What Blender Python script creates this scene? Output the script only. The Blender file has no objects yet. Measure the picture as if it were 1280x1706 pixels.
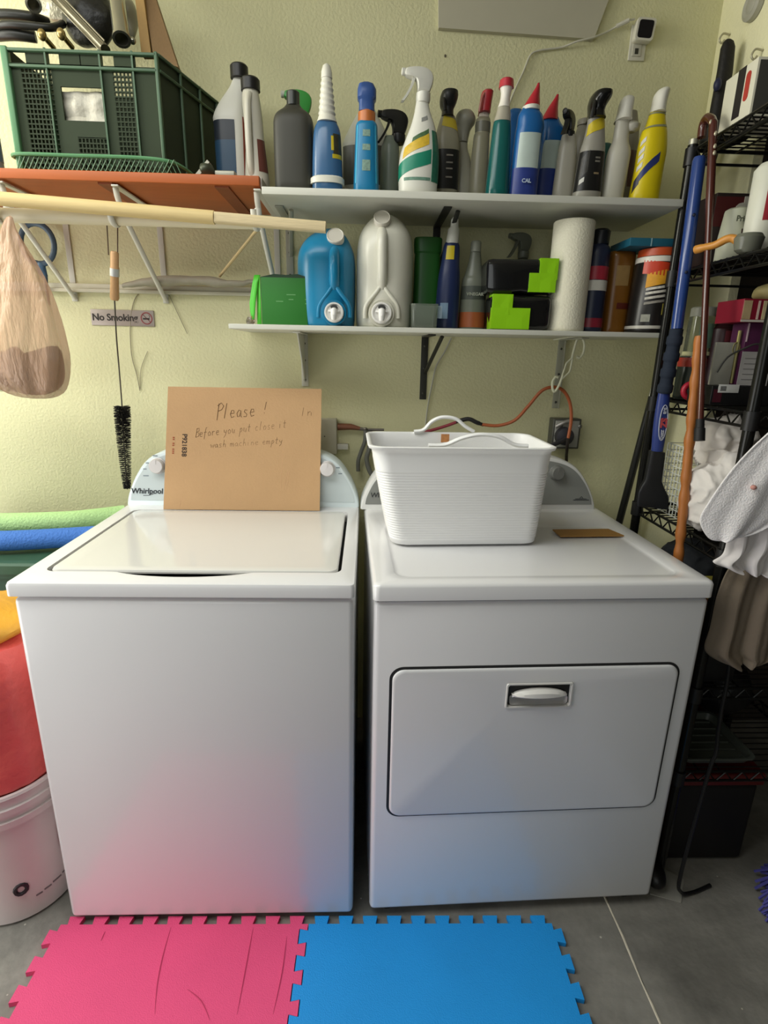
import bpy, bmesh, math, random
from mathutils import Vector, Matrix
random.seed(11)
sc = bpy.context.scene
PI = math.pi

# ------------------------------------------------------------------ camera
CAM = Vector((.7174, -1.0359, 1.3699))
YAW, PITCH, ROLL, FOC = .0351, .2819, .0203, 913.3        # focal length in pixels of a 1280 x 1706 frame
_f0 = Vector((math.sin(YAW), math.cos(YAW), 0)); _r0 = Vector((math.cos(YAW), -math.sin(YAW), 0)); _u0 = Vector((0, 0, 1))
FWD = _f0*math.cos(PITCH) - _u0*math.sin(PITCH)
_u1 = _u0*math.cos(PITCH) + _f0*math.sin(PITCH)
RGT = _r0*math.cos(ROLL) + _u1*math.sin(ROLL)
UPV = _u1*math.cos(ROLL) - _r0*math.sin(ROLL)
cd = bpy.data.cameras.new('camera'); cam = bpy.data.objects.new('camera', cd)
sc.collection.objects.link(cam); sc.camera = cam
cd.sensor_fit = 'VERTICAL'; cd.sensor_height = 36; cd.lens = 36*FOC/1706; cd.clip_start = .02
m3 = Matrix((RGT, UPV, -FWD)).transposed()
cam.matrix_world = Matrix.Translation(CAM) @ m3.to_4x4()

def at(px, py, ax, v):
    """the point of the plane ax = v seen at a pixel of the photograph (used to measure real positions)"""
    d = FWD + RGT*((px-640)/FOC) - UPV*((py-853)/FOC)
    i = 'XYZ'.index(ax); t = (v-CAM[i])/d[i]
    return CAM + d*t
def scl(p):            # metres per pixel at a point
    return (p-CAM).dot(FWD)/FOC

# ------------------------------------------------------------------ light, world, exposure
sc.view_settings.view_transform = 'Standard'; sc.view_settings.look = 'None'
sc.view_settings.gamma = 1; sc.view_settings.use_curve_mapping = False
sc.view_settings.exposure = 0.0
w = bpy.data.worlds.new('world'); sc.world = w; w.use_nodes = True
bg = w.node_tree.nodes['Background']; bg.inputs[0].default_value = (.95, 1.0, 1.0, 1); bg.inputs[1].default_value = .02
def area(name, loc, target, sx, sy, power, col):
    l = bpy.data.lights.new(name, 'AREA'); l.shape = 'RECTANGLE'; l.size = sx; l.size_y = sy; l.energy = power; l.color = col
    o = bpy.data.objects.new(name, l); sc.collection.objects.link(o); o.location = loc
    o.rotation_euler = (Vector(target)-Vector(loc)).to_track_quat('-Z', 'Y').to_euler()
    return o
area('side_daylight_high', (-1.2, .15, 2.1), (1.5, .40, 1.75), .8, .9, 27, (1.0, .985, .87))
area('side_daylight_low', (-1.5, -.5, .7), (1.0, .2, .9), 1.5, 1.2, 21, (1.0, .995, 1.0))
area('overhead_fill', (-.35, -.55, 2.5), (-.35, -.549, 0), 1.8, .9, 28, (.98, 1.0, .99))  # added fill without a fixture, hung below the ceiling to brighten upward faces
area('front_daylight', (-1.0, -4.4, 1.7), (.3, 0, .8), 3.0, 2.0, 27, (.96, 1.0, .99))

# ------------------------------------------------------------------ materials
_M = {}
def lin(h):
    h = h.lstrip('#'); c = [int(h[i:i+2], 16)/255 for i in (0, 2, 4)]
    return tuple(x/12.92 if x <= .04045 else ((x+.055)/1.055)**2.4 for x in c)
def M(h, rough=.5, metal=0., trans=0., var=.06, scale=18, bump=0., bscale=None, coat=0., ior=1.45, alpha=1., name=None, stretch=None):
    key = (h, rough, metal, trans, var, scale, bump, bscale, coat, alpha, stretch)
    if key in _M: return _M[key]
    m = bpy.data.materials.new(name or 'mat_'+h); m.use_nodes = True
    nt = m.node_tree; N = nt.nodes; L = nt.links; b = N['Principled BSDF']
    tc = N.new('ShaderNodeTexCoord'); src = tc.outputs['Object']
    if stretch:
        mp = N.new('ShaderNodeMapping'); mp.inputs['Scale'].default_value = stretch; L.new(src, mp.inputs[0]); src = mp.outputs[0]
    no = N.new('ShaderNodeTexNoise'); no.inputs['Scale'].default_value = scale; no.inputs['Detail'].default_value = 5
    L.new(src, no.inputs['Vector'])
    c = lin(h)
    mix = N.new('ShaderNodeMix'); mix.data_type = 'RGBA'
    mix.inputs[6].default_value = (*[x*(1-var) for x in c], 1); mix.inputs[7].default_value = (*[min(1, x*(1+var)) for x in c], 1)
    L.new(no.outputs['Fac'], mix.inputs[0]); L.new(mix.outputs[2], b.inputs['Base Color'])
    b.inputs['Roughness'].default_value = rough; b.inputs['Metallic'].default_value = metal
    b.inputs['Transmission Weight'].default_value = trans; b.inputs['IOR'].default_value = ior
    b.inputs['Coat Weight'].default_value = coat; b.inputs['Alpha'].default_value = alpha
    if bump:
        n2 = N.new('ShaderNodeTexNoise'); n2.inputs['Scale'].default_value = bscale or scale*6; n2.inputs['Detail'].default_value = 4
        L.new(src, n2.inputs['Vector'])
        bp = N.new('ShaderNodeBump'); bp.inputs['Strength'].default_value = bump; bp.inputs['Distance'].default_value = .01
        L.new(n2.outputs['Fac'], bp.inputs['Height']); L.new(bp.outputs['Normal'], b.inputs['Normal'])
    _M[key] = m
    return m
def ENAMEL(): return M('e4e4e4', .22, var=.012, scale=3, coat=.25, name='white_enamel')
def BLACK(): return M('141414', .45, name='black_plastic')
def CLEAR(h='dfe6e2'): return M(h, .12, trans=.85, var=.02, name='clear_plastic')

# ------------------------------------------------------------------ mesh builder
def rrect(w, h, r, seg=5, cx=0., cy=0.):
    r = min(r, w/2-1e-4, h/2-1e-4); pts = []
    for (sx, sy, a0) in ((1, 1, 0), (-1, 1, 90), (-1, -1, 180), (1, -1, 270)):
        for k in range(seg+1):
            a = math.radians(a0+90*k/seg)
            pts.append((cx+sx*(w/2-r)+r*math.cos(a), cy+sy*(h/2-r)+r*math.sin(a)))
    return pts
def sup(n, rx, ry, seg, cx=0, cy=0, rot=0.):
    pts = []
    for k in range(seg):
        a = 2*PI*k/seg; c, s = math.cos(a), math.sin(a)
        x = rx*math.copysign(abs(c)**(2/n), c); y = ry*math.copysign(abs(s)**(2/n), s)
        pts.append((cx+x*math.cos(rot)-y*math.sin(rot), cy+x*math.sin(rot)+y*math.cos(rot)))
    return pts
def smooth_path(pts, n=6):
    pts = [Vector(p) for p in pts]; out = []
    for i in range(len(pts)-1):
        p0 = pts[max(i-1, 0)]; p1 = pts[i]; p2 = pts[i+1]; p3 = pts[min(i+2, len(pts)-1)]
        for k in range(n):
            t = k/n
            out.append(.5*((2*p1)+(p2-p0)*t+(2*p0-5*p1+4*p2-p3)*t*t+(3*p1-p0-3*p2+p3)*t**3))
    out.append(pts[-1]); return out
def rootof(o):
    while o.parent: o = o.parent
    return o
class MB:
    def __init__(s): s.v = []; s.f = []
    def add(s, vs, fs):
        b = len(s.v); s.v += [Vector(x) for x in vs]; s.f += [tuple(b+i for i in f) for f in fs]; return s
    def loops(s, loops, cap0=True, cap1=True, closed=False):
        n = len(loops[0]); vs = [p for l in loops for p in l]; fs = []
        m = len(loops)
        for i in range(m if closed else m-1):
            a, b = i*n, ((i+1) % m)*n
            for k in range(n): fs.append((a+k, a+(k+1) % n, b+(k+1) % n, b+k))
        if cap0 and not closed: fs.append(tuple(reversed(range(n))))
        if cap1 and not closed: fs.append(tuple((m-1)*n+k for k in range(n)))
        return s.add(vs, fs)
    def loft(s, rings, seg=28, cap0=True, cap1=True, rot=0.):
        """rings: (cx, cy, z, rx, ry, exponent)"""
        return s.loops([[(x, y, r[2]) for x, y in sup(r[5] if len(r) > 5 else 2, r[3], r[4], seg, r[0], r[1], rot)] for r in rings], cap0, cap1)
    def box(s, a, b, bev=0.):
        (x0, y0, z0), (x1, y1, z1) = a, b
        x0, x1 = min(x0, x1), max(x0, x1); y0, y1 = min(y0, y1), max(y0, y1); z0, z1 = min(z0, z1), max(z0, z1)
        bm = bmesh.new()
        bmesh.ops.create_cube(bm, size=1)
        for v in bm.verts: v.co = Vector(((x0+x1)/2+v.co.x*(x1-x0), (y0+y1)/2+v.co.y*(y1-y0), (z0+z1)/2+v.co.z*(z1-z0)))
        if bev > 0:
            bev = min(bev, (x1-x0)*.45, (y1-y0)*.45, (z1-z0)*.45)
            bmesh.ops.bevel(bm, geom=bm.edges[:], offset=bev, segments=3, profile=.5, affect='EDGES')
        bm.verts.index_update()
        s.add([v.co.copy() for v in bm.verts], [[v.index for v in f.verts] for f in bm.faces]); bm.free(); return s
    def tube(s, pts, r, seg=8, closed=False, flat=1.):
        pts = [Vector(p) for p in pts]; n = len(pts); rs = r if isinstance(r, (list, tuple)) else [r]*n
        loops = []; prev = None
        for i, p in enumerate(pts):
            a = pts[(i-1) % n] if (closed or i > 0) else p; b = pts[(i+1) % n] if (closed or i < n-1) else p
            t = (b-a).normalized()
            if prev is None:
                h = Vector((0, 0, 1)) if abs(t.z) < .9 else Vector((0, 1, 0)); u = t.cross(h).normalized()
            else:
                u = (prev-t*prev.dot(t)).normalized()
            prev = u; v = t.cross(u)
            loops.append([p+(u*math.cos(2*PI*k/seg)+v*math.sin(2*PI*k/seg)*flat)*rs[i] for k in range(seg)])
        return s.loops(loops, closed=closed)
    def prism(s, outline, f0, f1):
        """outline of 2-D points, f0/f1 map a point to the two faces"""
        return s.loops([[f0(x, y) for x, y in outline], [f1(x, y) for x, y in outline]])
    def ball(s, c, r, seg=16, rows=10):
        r = r if isinstance(r, (tuple, list)) else (r, r, r); c = Vector(c); loops = []
        for i in range(1, rows):
            a = -PI/2+PI*i/rows
            loops.append([c+Vector((r[0]*math.cos(a)*math.cos(2*PI*k/seg), r[1]*math.cos(a)*math.sin(2*PI*k/seg), r[2]*math.sin(a))) for k in range(seg)])
        return s.loops(loops)
    def xf(s, m, start=0):
        for i in range(start, len(s.v)): s.v[i] = m @ s.v[i]
        return s
    def jitter(s, amp, freq=20, start=0):
        from mathutils import noise
        for i in range(start, len(s.v)):
            s.v[i] = s.v[i] + noise.noise_vector(s.v[i]*freq)*amp
        return s
    def build(s, name, mat, parent=None, smooth=True, ang=38, local=False, subsurf=0, solid=0.):
        me = bpy.data.meshes.new(name)
        off = Vector((0, 0, 0)) if (local or parent is None) else rootof(parent).location
        me.from_pydata([tuple(v-off) for v in s.v], [], s.f); me.update()
        bm = bmesh.new(); bm.from_mesh(me); bmesh.ops.recalc_face_normals(bm, faces=bm.faces[:]); bm.to_mesh(me); bm.free()
        if smooth:
            me.polygons.foreach_set('use_smooth', [True]*len(me.polygons)); me.set_sharp_from_angle(angle=math.radians(ang))
        me.materials.append(mat)
        o = bpy.data.objects.new(name, me); sc.collection.objects.link(o)
        if parent is not None: o.parent = parent
        if solid:
            q = o.modifiers.new('solid', 'SOLIDIFY'); q.thickness = solid; q.offset = 0
        if subsurf:
            q = o.modifiers.new('sub', 'SUBSURF'); q.levels = q.render_levels = subsurf
        return o
def tag(o, label, cat, group=None):
    o['label'] = label; o['category'] = cat
    if group: o['group'] = group
    return o
def thing(name, label, cat, loc, group=None, rz=0.):
    o = bpy.data.objects.new(name, None); sc.collection.objects.link(o); o.location = loc; o.rotation_euler = (0, 0, rz)
    o.empty_display_size = .05
    return tag(o, label, cat, group)
def solo(mb, name, mat, label, cat, group=None, **k):
    return tag(mb.build(name, mat, **k), label, cat, group)
def struct(mb, name, mat, **k):
    o = mb.build(name, mat, **k); o['kind'] = 'structure'; return o
def text_mb(txt, size, mtx, depth=.0006, shear=0., offset=0., space=1., align='CENTER'):
    cu = bpy.data.curves.new('t', 'FONT'); cu.body = txt; cu.size = size; cu.extrude = depth; cu.shear = shear; cu.offset = offset
    cu.align_x = align; cu.align_y = 'CENTER'; cu.space_character = space; cu.resolution_u = 3
    o = bpy.data.objects.new('t', cu); sc.collection.objects.link(o)
    dg = bpy.context.evaluated_depsgraph_get(); me = bpy.data.meshes.new_from_object(o.evaluated_get(dg))
    mb = MB(); mb.add([mtx @ v.co for v in me.vertices], [tuple(p.vertices) for p in me.polygons])
    bpy.data.objects.remove(o); bpy.data.curves.remove(cu); bpy.data.meshes.remove(me)
    return mb
def frame_m(origin, xdir, ydir):
    x = Vector(xdir).normalized(); y = Vector(ydir); y = (y-x*y.dot(x)).normalized(); z = x.cross(y)
    m = Matrix((x, y, z)).transposed().to_4x4(); m.translation = Vector(origin); return m

# ------------------------------------------------------------------ the room
YW, XW = .80, 1.70
def stucco(name, h, var):
    m = M(h, .9, var=var, scale=2.2, bump=.26, bscale=125, name=name); return m
wallm = stucco('stucco_wall', 'dbd8ae', .05)
struct(MB().box((-2.4, YW, 0), (XW+.12, YW+.12, 2.6)), 'wall_back', wallm, smooth=False)
struct(MB().box((XW, .535, 0), (XW+.025, YW, 2.6)), 'wall_right', stucco('stucco_wall_lit', 'efebc2', .05), smooth=False)  # paler copy of the wall stucco: extra side light put into its colour
struct(MB().box((2.45, -5, 0), (2.55, YW, 2.6)).box((XW+.12, YW-.02, 0), (2.45, YW+.1, 2.6)), 'wall_recess', M('3a332b', .8, bump=.3, name='recess_shade'), smooth=False)  # dark base colour stands in for the shade of the recess
struct(MB().box((-2.5, -5, 2.6), (3.0, .92, 2.7)), 'ceiling', M('b9b6a6', .9, bump=.3), smooth=False)
wl = MB()
wl.box((-1.7, .55, 0), (-1.6, YW, 2.6)); wl.box((-1.7, -1.2, 2.5), (-1.6, .55, 2.6)); wl.box((-1.7, -5, 0), (-1.6, -1.2, 2.6))
struct(wl, 'wall_left', M('cfccb8', .9, bump=.3), smooth=False)
def concrete():
    m = bpy.data.materials.new('concrete'); m.use_nodes = True; nt = m.node_tree; N = nt.nodes; L = nt.links; b = N['Principled BSDF']
    tc = N.new('ShaderNodeTexCoord')
    a = N.new('ShaderNodeTexNoise'); a.inputs['Scale'].default_value = 3.2; a.inputs['Detail'].default_value = 9; a.inputs['Roughness'].default_value = .65
    f = N.new('ShaderNodeTexNoise'); f.inputs['Scale'].default_value = 26; f.inputs['Detail'].default_value = 6
    vo = N.new('ShaderNodeTexVoronoi'); vo.inputs['Scale'].default_value = 16
    for n in (a, f, vo): L.new(tc.outputs['Object'], n.inputs['Vector'])
    r = N.new('ShaderNodeValToRGB'); r.color_ramp.elements[0].color = (*lin('62605a'), 1); r.color_ramp.elements[1].color = (*lin('9b9890'), 1)
    r.color_ramp.elements[0].position = .3; r.color_ramp.elements[1].position = .72
    L.new(a.outputs['Fac'], r.inputs[0])
    r2 = N.new('ShaderNodeValToRGB'); r2.color_ramp.elements[0].color = (.72, .72, .72, 1); r2.color_ramp.elements[1].color = (1.1, 1.1, 1.08, 1)
    L.new(f.outputs['Fac'], r2.inputs[0])
    mx = N.new('ShaderNodeMix'); mx.data_type = 'RGBA'; mx.blend_type = 'MULTIPLY'; mx.inputs[0].default_value = 1
    L.new(r.outputs[0], mx.inputs[6]); L.new(r2.outputs[0], mx.inputs[7])
    r3 = N.new('ShaderNodeValToRGB'); r3.color_ramp.elements[0].position = .035; r3.color_ramp.elements[0].color = (1, 1, 1, 1); r3.color_ramp.elements[1].position = .05; r3.color_ramp.elements[1].color = (0, 0, 0, 1)
    L.new(vo.outputs['Distance'], r3.inputs[0])
    m2 = N.new('ShaderNodeMix'); m2.data_type = 'RGBA'; m2.inputs[7].default_value = (*lin('b9b5a8'), 1)
    L.new(r3.outputs[0], m2.inputs[0]); L.new(mx.outputs[2], m2.inputs[6]); L.new(m2.outputs[2], b.inputs['Base Color'])
    b.inputs['Roughness'].default_value = .62
    bp = N.new('ShaderNodeBump'); bp.inputs['Strength'].default_value = .25; bp.inputs['Distance'].default_value = .01
    L.new(f.outputs['Fac'], bp.inputs['Height']); L.new(bp.outputs['Normal'], b.inputs['Normal'])
    return m
CONC = concrete()
struct(MB().box((-6, -6, -.1), (1.3585, .92, 0)).box((1.3635, -6, -.1), (3.0, .92, 0)).box((1.35, -6, -.11), (1.37, .92, -.012)), 'floor', CONC, smooth=False)
jm = MB(); jp = [(1.361+.0012*math.sin(i*1.7)+.0008*math.sin(i*.6), -1.2+i*.05, -.001) for i in range(40)]
jm.tube(jp, [.0028+.0006*math.sin(i*2.3) for i in range(40)], 6)
struct(jm, 'trim_1', M('c9c1ae', .8, bump=.3))

# ------------------------------------------------------------------ washing machine
def hole_ring(mb, outer, inner, z0, z1, bev, zin):
    """solid slab with a hole: outer/inner loops with the same number of points"""
    def L(pts, z, grow, c):
        return [(c[0]+(x-c[0])*grow[0], c[1]+(y-c[1])*grow[1], z) for x, y in pts]
    xs = [p[0] for p in outer]; ys = [p[1] for p in outer]; c = ((min(xs)+max(xs))/2, (min(ys)+max(ys))/2)
    W, H = max(xs)-min(xs), max(ys)-min(ys)
    g = lambda d: (1-2*d/W, 1-2*d/H)
    lp = [L(inner, z0, (1, 1), c), L(outer, z0, (1, 1), c), L(outer, z1-bev, (1, 1), c), L(outer, z1-bev*.3, g(bev*.3), c), L(outer, z1, g(bev), c),
          [(x, y, z1) for x, y in inner], [(x, y, zin) for x, y in inner]]
    return mb.loops(lp, cap0=False, cap1=False)
wm = thing('washing_machine', 'white top loading washing machine with a cardboard note standing on its lid', 'washing machine', (.35, .34, 0))
W_, D_ = .699, .675
b = MB(); b.box((.003, .004, .019), (W_-.003, D_, .879), .012); b.build('cabinet', ENAMEL(), wm)
dk = MB()
outer = rrect(W_+.006, D_, .010, 8, W_/2-.004, D_/2)
inner = rrect(.629, .472, .022, 8, .3515, .298)
lens = []
for x, y in inner: lens.append((x, y))
# finger slot: the front edge of the opening bulges toward the front
front = [(.060+.026*i, .062) for i in range(1, 23)]
def with_slot(pts, ins):
    i = 26  # last point of the third corner
    return pts[:27]+ins+pts[27:]
inner2 = with_slot(inner, [(x, y-.027*max(0, 1-((x-.333)/.145)**2)**.8 if abs(x-.333) < .145 else y) for x, y in front])
outer2 = with_slot(outer, [(x, 0.0) for x, y in front])
hole_ring(dk, outer2, inner2, .884, .914, .008, .884)
dk.build('deck', ENAMEL(), wm)
g = MB(); g.box((.02, .03, .8795), (.68, .55, .8835)); g.build('lid_gap_shade', M('2b2b2b', .6), wm)  # dark sheet painted as the shade in the gap and slot below the lid
ld = MB(); lo = rrect(.613, .462, .02, 8, .352, .298)
def shrink(pts, c, d): return [(x-math.copysign(d, x-c[0]), y-math.copysign(d, y-c[1])) for x, y in pts]
lc = (.352, .298)
ld.loops([[(x, y, .9075) for x, y in lo], [(x, y, .911) for x, y in lo], [(x, y, .9148) for x, y in shrink(lo, lc, .002)], [(x, y, .916) for x, y in shrink(lo, lc, .006)],
          [(x, y, .9145) for x, y in shrink(lo, lc, .03)]])
ld.build('lid', M('dcdbd6', .14, var=.012, scale=3, coat=.4, name='lid_enamel'), wm, ang=25)
def console_shape(x0, x1, ztop, zb):
    L = [(0, 0), (.006, .032), (.028, .085), (.062, .135), (.105, .163), (.17, .178)]
    h = ztop-zb; s = h/.184
    wv = x1-x0; pts = [(x0+a, zb+b_*s) for a, b_ in L]+[(x0+wv*.35, ztop-.001*s), (x0+wv*.5, ztop), (x0+wv*.65, ztop-.001*s)]+[(x1-a, zb+b_*s) for a, b_ in reversed(L)]
    pp = smooth_path([(x, z, 0) for x, z in pts], 4)
    return [(p.x, p.y) for p in pp]
def add_console(root, x0, x1, zb, zt, yb, facecol, rimcol, loc, local, lean=.020):
    out = console_shape(x0, x1, zt, zb); h = zt-zb
    mb = MB()
    cx, cz = (x0+x1)/2, zb+h*.45
    sh = lambda k: [(cx+(x-cx)*(1-k*2/(x1-x0)), zb+(z-zb)*(1-k/h)) for x, z in out]
    Y = lambda z, d: yb+d+(z-zb)/h*lean
    mb.loops([[(x, yb+.10, z) for x, z in sh(.012)], [(x, yb+.085, z) for x, z in out], [(x, Y(z, .008), z) for x, z in out], [(x, Y(z, .002), z) for x, z in sh(.003)], [(x, Y(z, 0), z) for x, z in sh(.008)]])
    c = mb.build('console', rimcol, root, local=local, ang=30)
    fp = MB(); ins = [(cx+(x-cx)*(1-.028/(x1-x0)), zb+.016+(z-zb)*(1-.028/h)) for x, z in out]
    fp.loops([[(x, Y(z, .002), z) for x, z in ins], [(x, Y(z, -.0015), z) for x, z in ins]])
    fp.build('console_face', facecol, c, local=local, smooth=False)
    return c, Y
wc, WY = add_console(wm, -.006, .697, .9135, 1.092, .587, M('ccd7d8', .3, var=.02), M('e2eef0', .25, var=.02, name='film_white'), None, False)
def knob(root, x, y, z, r, col, rim=True):
    k = MB()
    mt = Matrix.Translation((x, y, z)) @ Matrix.Rotation(PI/2-.1, 4, 'X')
    st = len(k.v)
    k.loft([(0, 0, -.004, r*1.08, r*1.08), (0, 0, .004, r*1.08, r*1.08), (0, 0, .005, r, r), (0, 0, .020, r*.93, r*.93), (0, 0, .023, r*.84, r*.84), (0, 0, .0235, r*.3, r*.3)], 32)
    k.box((-r*.08, r*.3, .023), (r*.08, r*.85, .0245))
    k.xf(mt, st)
    return k
for px, py in ((262, 777), (543, 782)):
    p = at(px, py, 'Y', .59); knob(wm, p.x+(.004 if px > 400 else 0), WY(p.z, -.002), p.z, .0225, None).build('knob', M('d9d5d4', .35, metal=.1), wc)
mk = MB()
for dx, dz, ln in ((-.032, .008, .010), (-.040, -.010, .010), (-.038, -.030, .016), (-.008, .030, .014)):
    p = at(262, 777, 'Y', .59); z = p.z+dz
    mk.box((p.x+dx-ln/2, WY(z, -.0022), z-.0016), (p.x+dx+ln/2, WY(z, -.0012), z+.0016))
for dx, dz, ln in ((.036, .004, .011), (.043, -.014, .011)):
    p = at(543, 782, 'Y', .59); z = p.z+dz
    mk.box((p.x+dx-ln/2, WY(z, -.0022), z-.0016), (p.x+dx+ln/2, WY(z, -.0012), z+.0016))
mk.build('dial_marks', M('8d9aa2', .5), wc, smooth=False)
p = at(244, 819, 'Y', .585)
tm = text_mb('Whirlpool', .0225, frame_m((p.x, WY(p.z, -.0022), p.z), (1, 0, 0), (0, .11, 1)), shear=.12, offset=.0003)
tm.tube([(p.x-.012, WY(p.z, -.003), p.z-.013), (p.x+.004, WY(p.z, -.003), p.z-.0125), (p.x+.022, WY(p.z, -.003), p.z-.006)], .0009, 5)
tm.build('lettering', M('2b3036', .4), wc, smooth=False)
for x, y in ((.05, .05), (.65, .05), (.05, .62), (.65, .62)):
    MB().loft([(x, y, 0, .02, .02), (x, y, .008, .02, .02), (x, y, .009, .01, .01), (x, y, .022, .01, .01)], 14).build('foot', BLACK(), wm)

# ------------------------------------------------------------------ dryer (local coordinates, turned a little)
dr = thing('clothes_dryer', 'white front loading clothes dryer with a laundry basket on its top', 'dryer', (.7349, .0002, 0), rz=.0363)
DW, DD = .737, .645
def DB(mb, name, mat, par=None, **k): return mb.build(name, mat, par or dr, local=True, **k)
DB(MB().box((.003, .006, .027), (DW-.003, DD, .872), .012), 'cabinet', ENAMEL())
dk = MB(); outer = rrect(DW, DD, .014, 8, DW/2, DD/2); inner = rrect(.636, .37, .03, 8, .365, .225)
ic = (.365, .225)
lp = [[(x, y, .877) for x, y in outer], [(x, y, .906) for x, y in outer], [(x, y, .9115) for x, y in shrink(outer, (DW/2, DD/2), .0025)], [(x, y, .914) for x, y in shrink(outer, (DW/2, DD/2), .008)],
      [(x, y, .914) for x, y in inner], [(x, y, .9115) for x, y in shrink(inner, ic, .003)], [(x, y, .9095) for x, y in shrink(inner, ic, .010)], [(x, y, .9095) for x, y in shrink(inner, ic, .015)]]
dk.loops(lp); DB(dk, 'top_panel', ENAMEL(), ang=50)
DB(MB().box((.01, .012, .8705), (DW-.01, DD-.01, .8785)), 'seam', M('3c3c3a', .6))
# door with its pocket handle
dx0, dx1, dz0, dz1 = .045, .691, .322, .712
do = rrect(dx1-dx0, dz1-dz0, .026, 8, (dx0+dx1)/2, (dz0+dz1)/2)
dc = ((dx0+dx1)/2, (dz0+dz1)/2)
hx0, hx1, hz0, hz1 = .302, .446, .616, .672
hi = rrect(hx1-hx0, hz1-hz0, .004, 8, (hx0+hx1)/2, (hz0+hz1)/2); hc = ((hx0+hx1)/2, (hz0+hz1)/2)
gap_slab = MB(); so = rrect(dx1-dx0+.011, dz1-dz0+.011, .031, 8, dc[0]-.001, dc[1]+.001)
gap_slab.loops([[(x, .012, z) for x, z in so], [(x, .0052, z) for x, z in so]]); 
dd = MB(); dd.loops([[(x, .011, z) for x, z in do], [(x, .0035, z) for x, z in do], [(x, .0012, z) for x, z in shrink(do, dc, .0018)], [(x, .0004, z) for x, z in shrink(do, dc, .006)],
                     [(x, .0004, z) for x, z in hi], [(x, .0055, z) for x, z in shrink(hi, hc, .002)]], cap0=True, cap1=True)
door = DB(dd, 'door', ENAMEL(), ang=50)
DB(gap_slab, 'door_gap_shade', M('232323', .6), door)  # dark slab painted as the shade in the gap round the door
fr = MB(); ho = rrect(hx1-hx0+.008, hz1-hz0+.008, .005, 8, *hc)
fr.loops([[(x, -.0002, z) for x, z in ho], [(x, -.0028, z) for x, z in shrink(ho, hc, .0012)], [(x, -.0028, z) for x, z in shrink(ho, hc, .004)], [(x, .004, z) for x, z in shrink(ho, hc, .006)]], cap0=False, cap1=False)
han = DB(fr, 'handle', M('d8d6d0', .3, var=.02), door)
gr = MB(); loops = []
for i in range(21):
    t = i/20; x = hx0+.010+t*(hx1-hx0-.020); a = math.sin(PI*min(1, max(0, t)))**.45 if 0 < t < 1 else .05
    top = hz0+.030+.018*a; bot = hz0+.030-.003*a*.2; yo = -.003-.016*a
    loops.append([(x, .004, top-.002), (x, yo*.5, top+.001), (x, yo, top-.004), (x, yo-.001, bot+.004), (x, yo*.8, bot), (x, .004, bot+.003)])
gr.loops(loops)
DB(gr, 'handle_grip', M('e6e4de', .3, var=.02), door)
cup = MB(); cup.loops([[(x, .0058, z) for x, z in rrect(hx1-hx0-.012, .022, .006, 4, hc[0], hz0+.016)], [(x, -.0004, z) for x, z in rrect(hx1-hx0-.012, .022, .006, 4, hc[0], hz0+.016)], [(x, .004, z) for x, z in rrect(hx1-hx0-.03, .012, .006, 4, hc[0]+.006, hz0+.016)]])
DB(cup, 'finger_cup', M('aaa8a4', .35, var=.02), door)
DB(MB().ball((.349, .0055, .532), (.006, .0026, .004)), 'door_dent', ENAMEL(), door)
dcon, DY = add_console(dr, -.012, .722, .9135, 1.082, .566, M('8b8d88', .4, var=.02), M('dededa', .3, var=.02), None, True)
knob(dr, .588, DY(1.03, -.002), 1.027, .0215, None).build('knob', M('7c7d79', .4, metal=.2), dcon, local=True)
knob(dr, .10, DY(1.03, -.002), 1.027, .0215, None).build('knob', M('7c7d79', .4, metal=.2), dcon, local=True)
tm = text_mb('Whirlpool', .0215, frame_m((.062, DY(.955, -.0022), .957), (1, 0, 0), (0, .11, 1)), shear=.12)
lg = text_mb('6TH SENSE', .0085, frame_m((.672, DY(.945, -.0022), .945), (1, 0, 0), (0, .11, 1)))
lg.v = []; lg.f = []
lg.box((.648, DY(.944, -.0024), .9425), (.698, DY(.944, -.0014), .9445)); lg.tube([(.668, DY(.95, -.002), .949), (.673, DY(.955, -.002), .955), (.678, DY(.95, -.002), .949)], .001, 5); lg.box((.654, DY(.947, -.0024), .9465), (.690, DY(.947, -.0014), .948))
tm.add(lg.v, lg.f); tm.build('lettering', M('34363a', .4), dcon, local=True, smooth=False)
for x, y in ((.05, .05), (.68, .05), (.05, .58), (.68, .58)):
    MB().loft([(x, y, 0, .02, .02), (x, y, .01, .02, .02), (x, y, .011, .01, .01), (x, y, .03, .01, .01)], 14).build('foot', BLACK(), dr, local=True)

# strip of wood-coloured tape on the dryer top
tp = MB(); q0, q1, q2, q3 = [at(x, y, 'Z', .9155) for x, y in ((921, 883), (1014, 882), (1040, 893), (934, 894))]
tp.prism([(q.x, q.y) for q in (q0, q1, q2, q3)], lambda x, y: (x, y, .9143), lambda x, y: (x, y, .9175))
solo(tp, 'tape_strip', M('a4793f', .6, stretch=(4, 40, 4), var=.12), 'strip of brown tape stuck across the back of the dryer top', 'tape', smooth=False)

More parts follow.
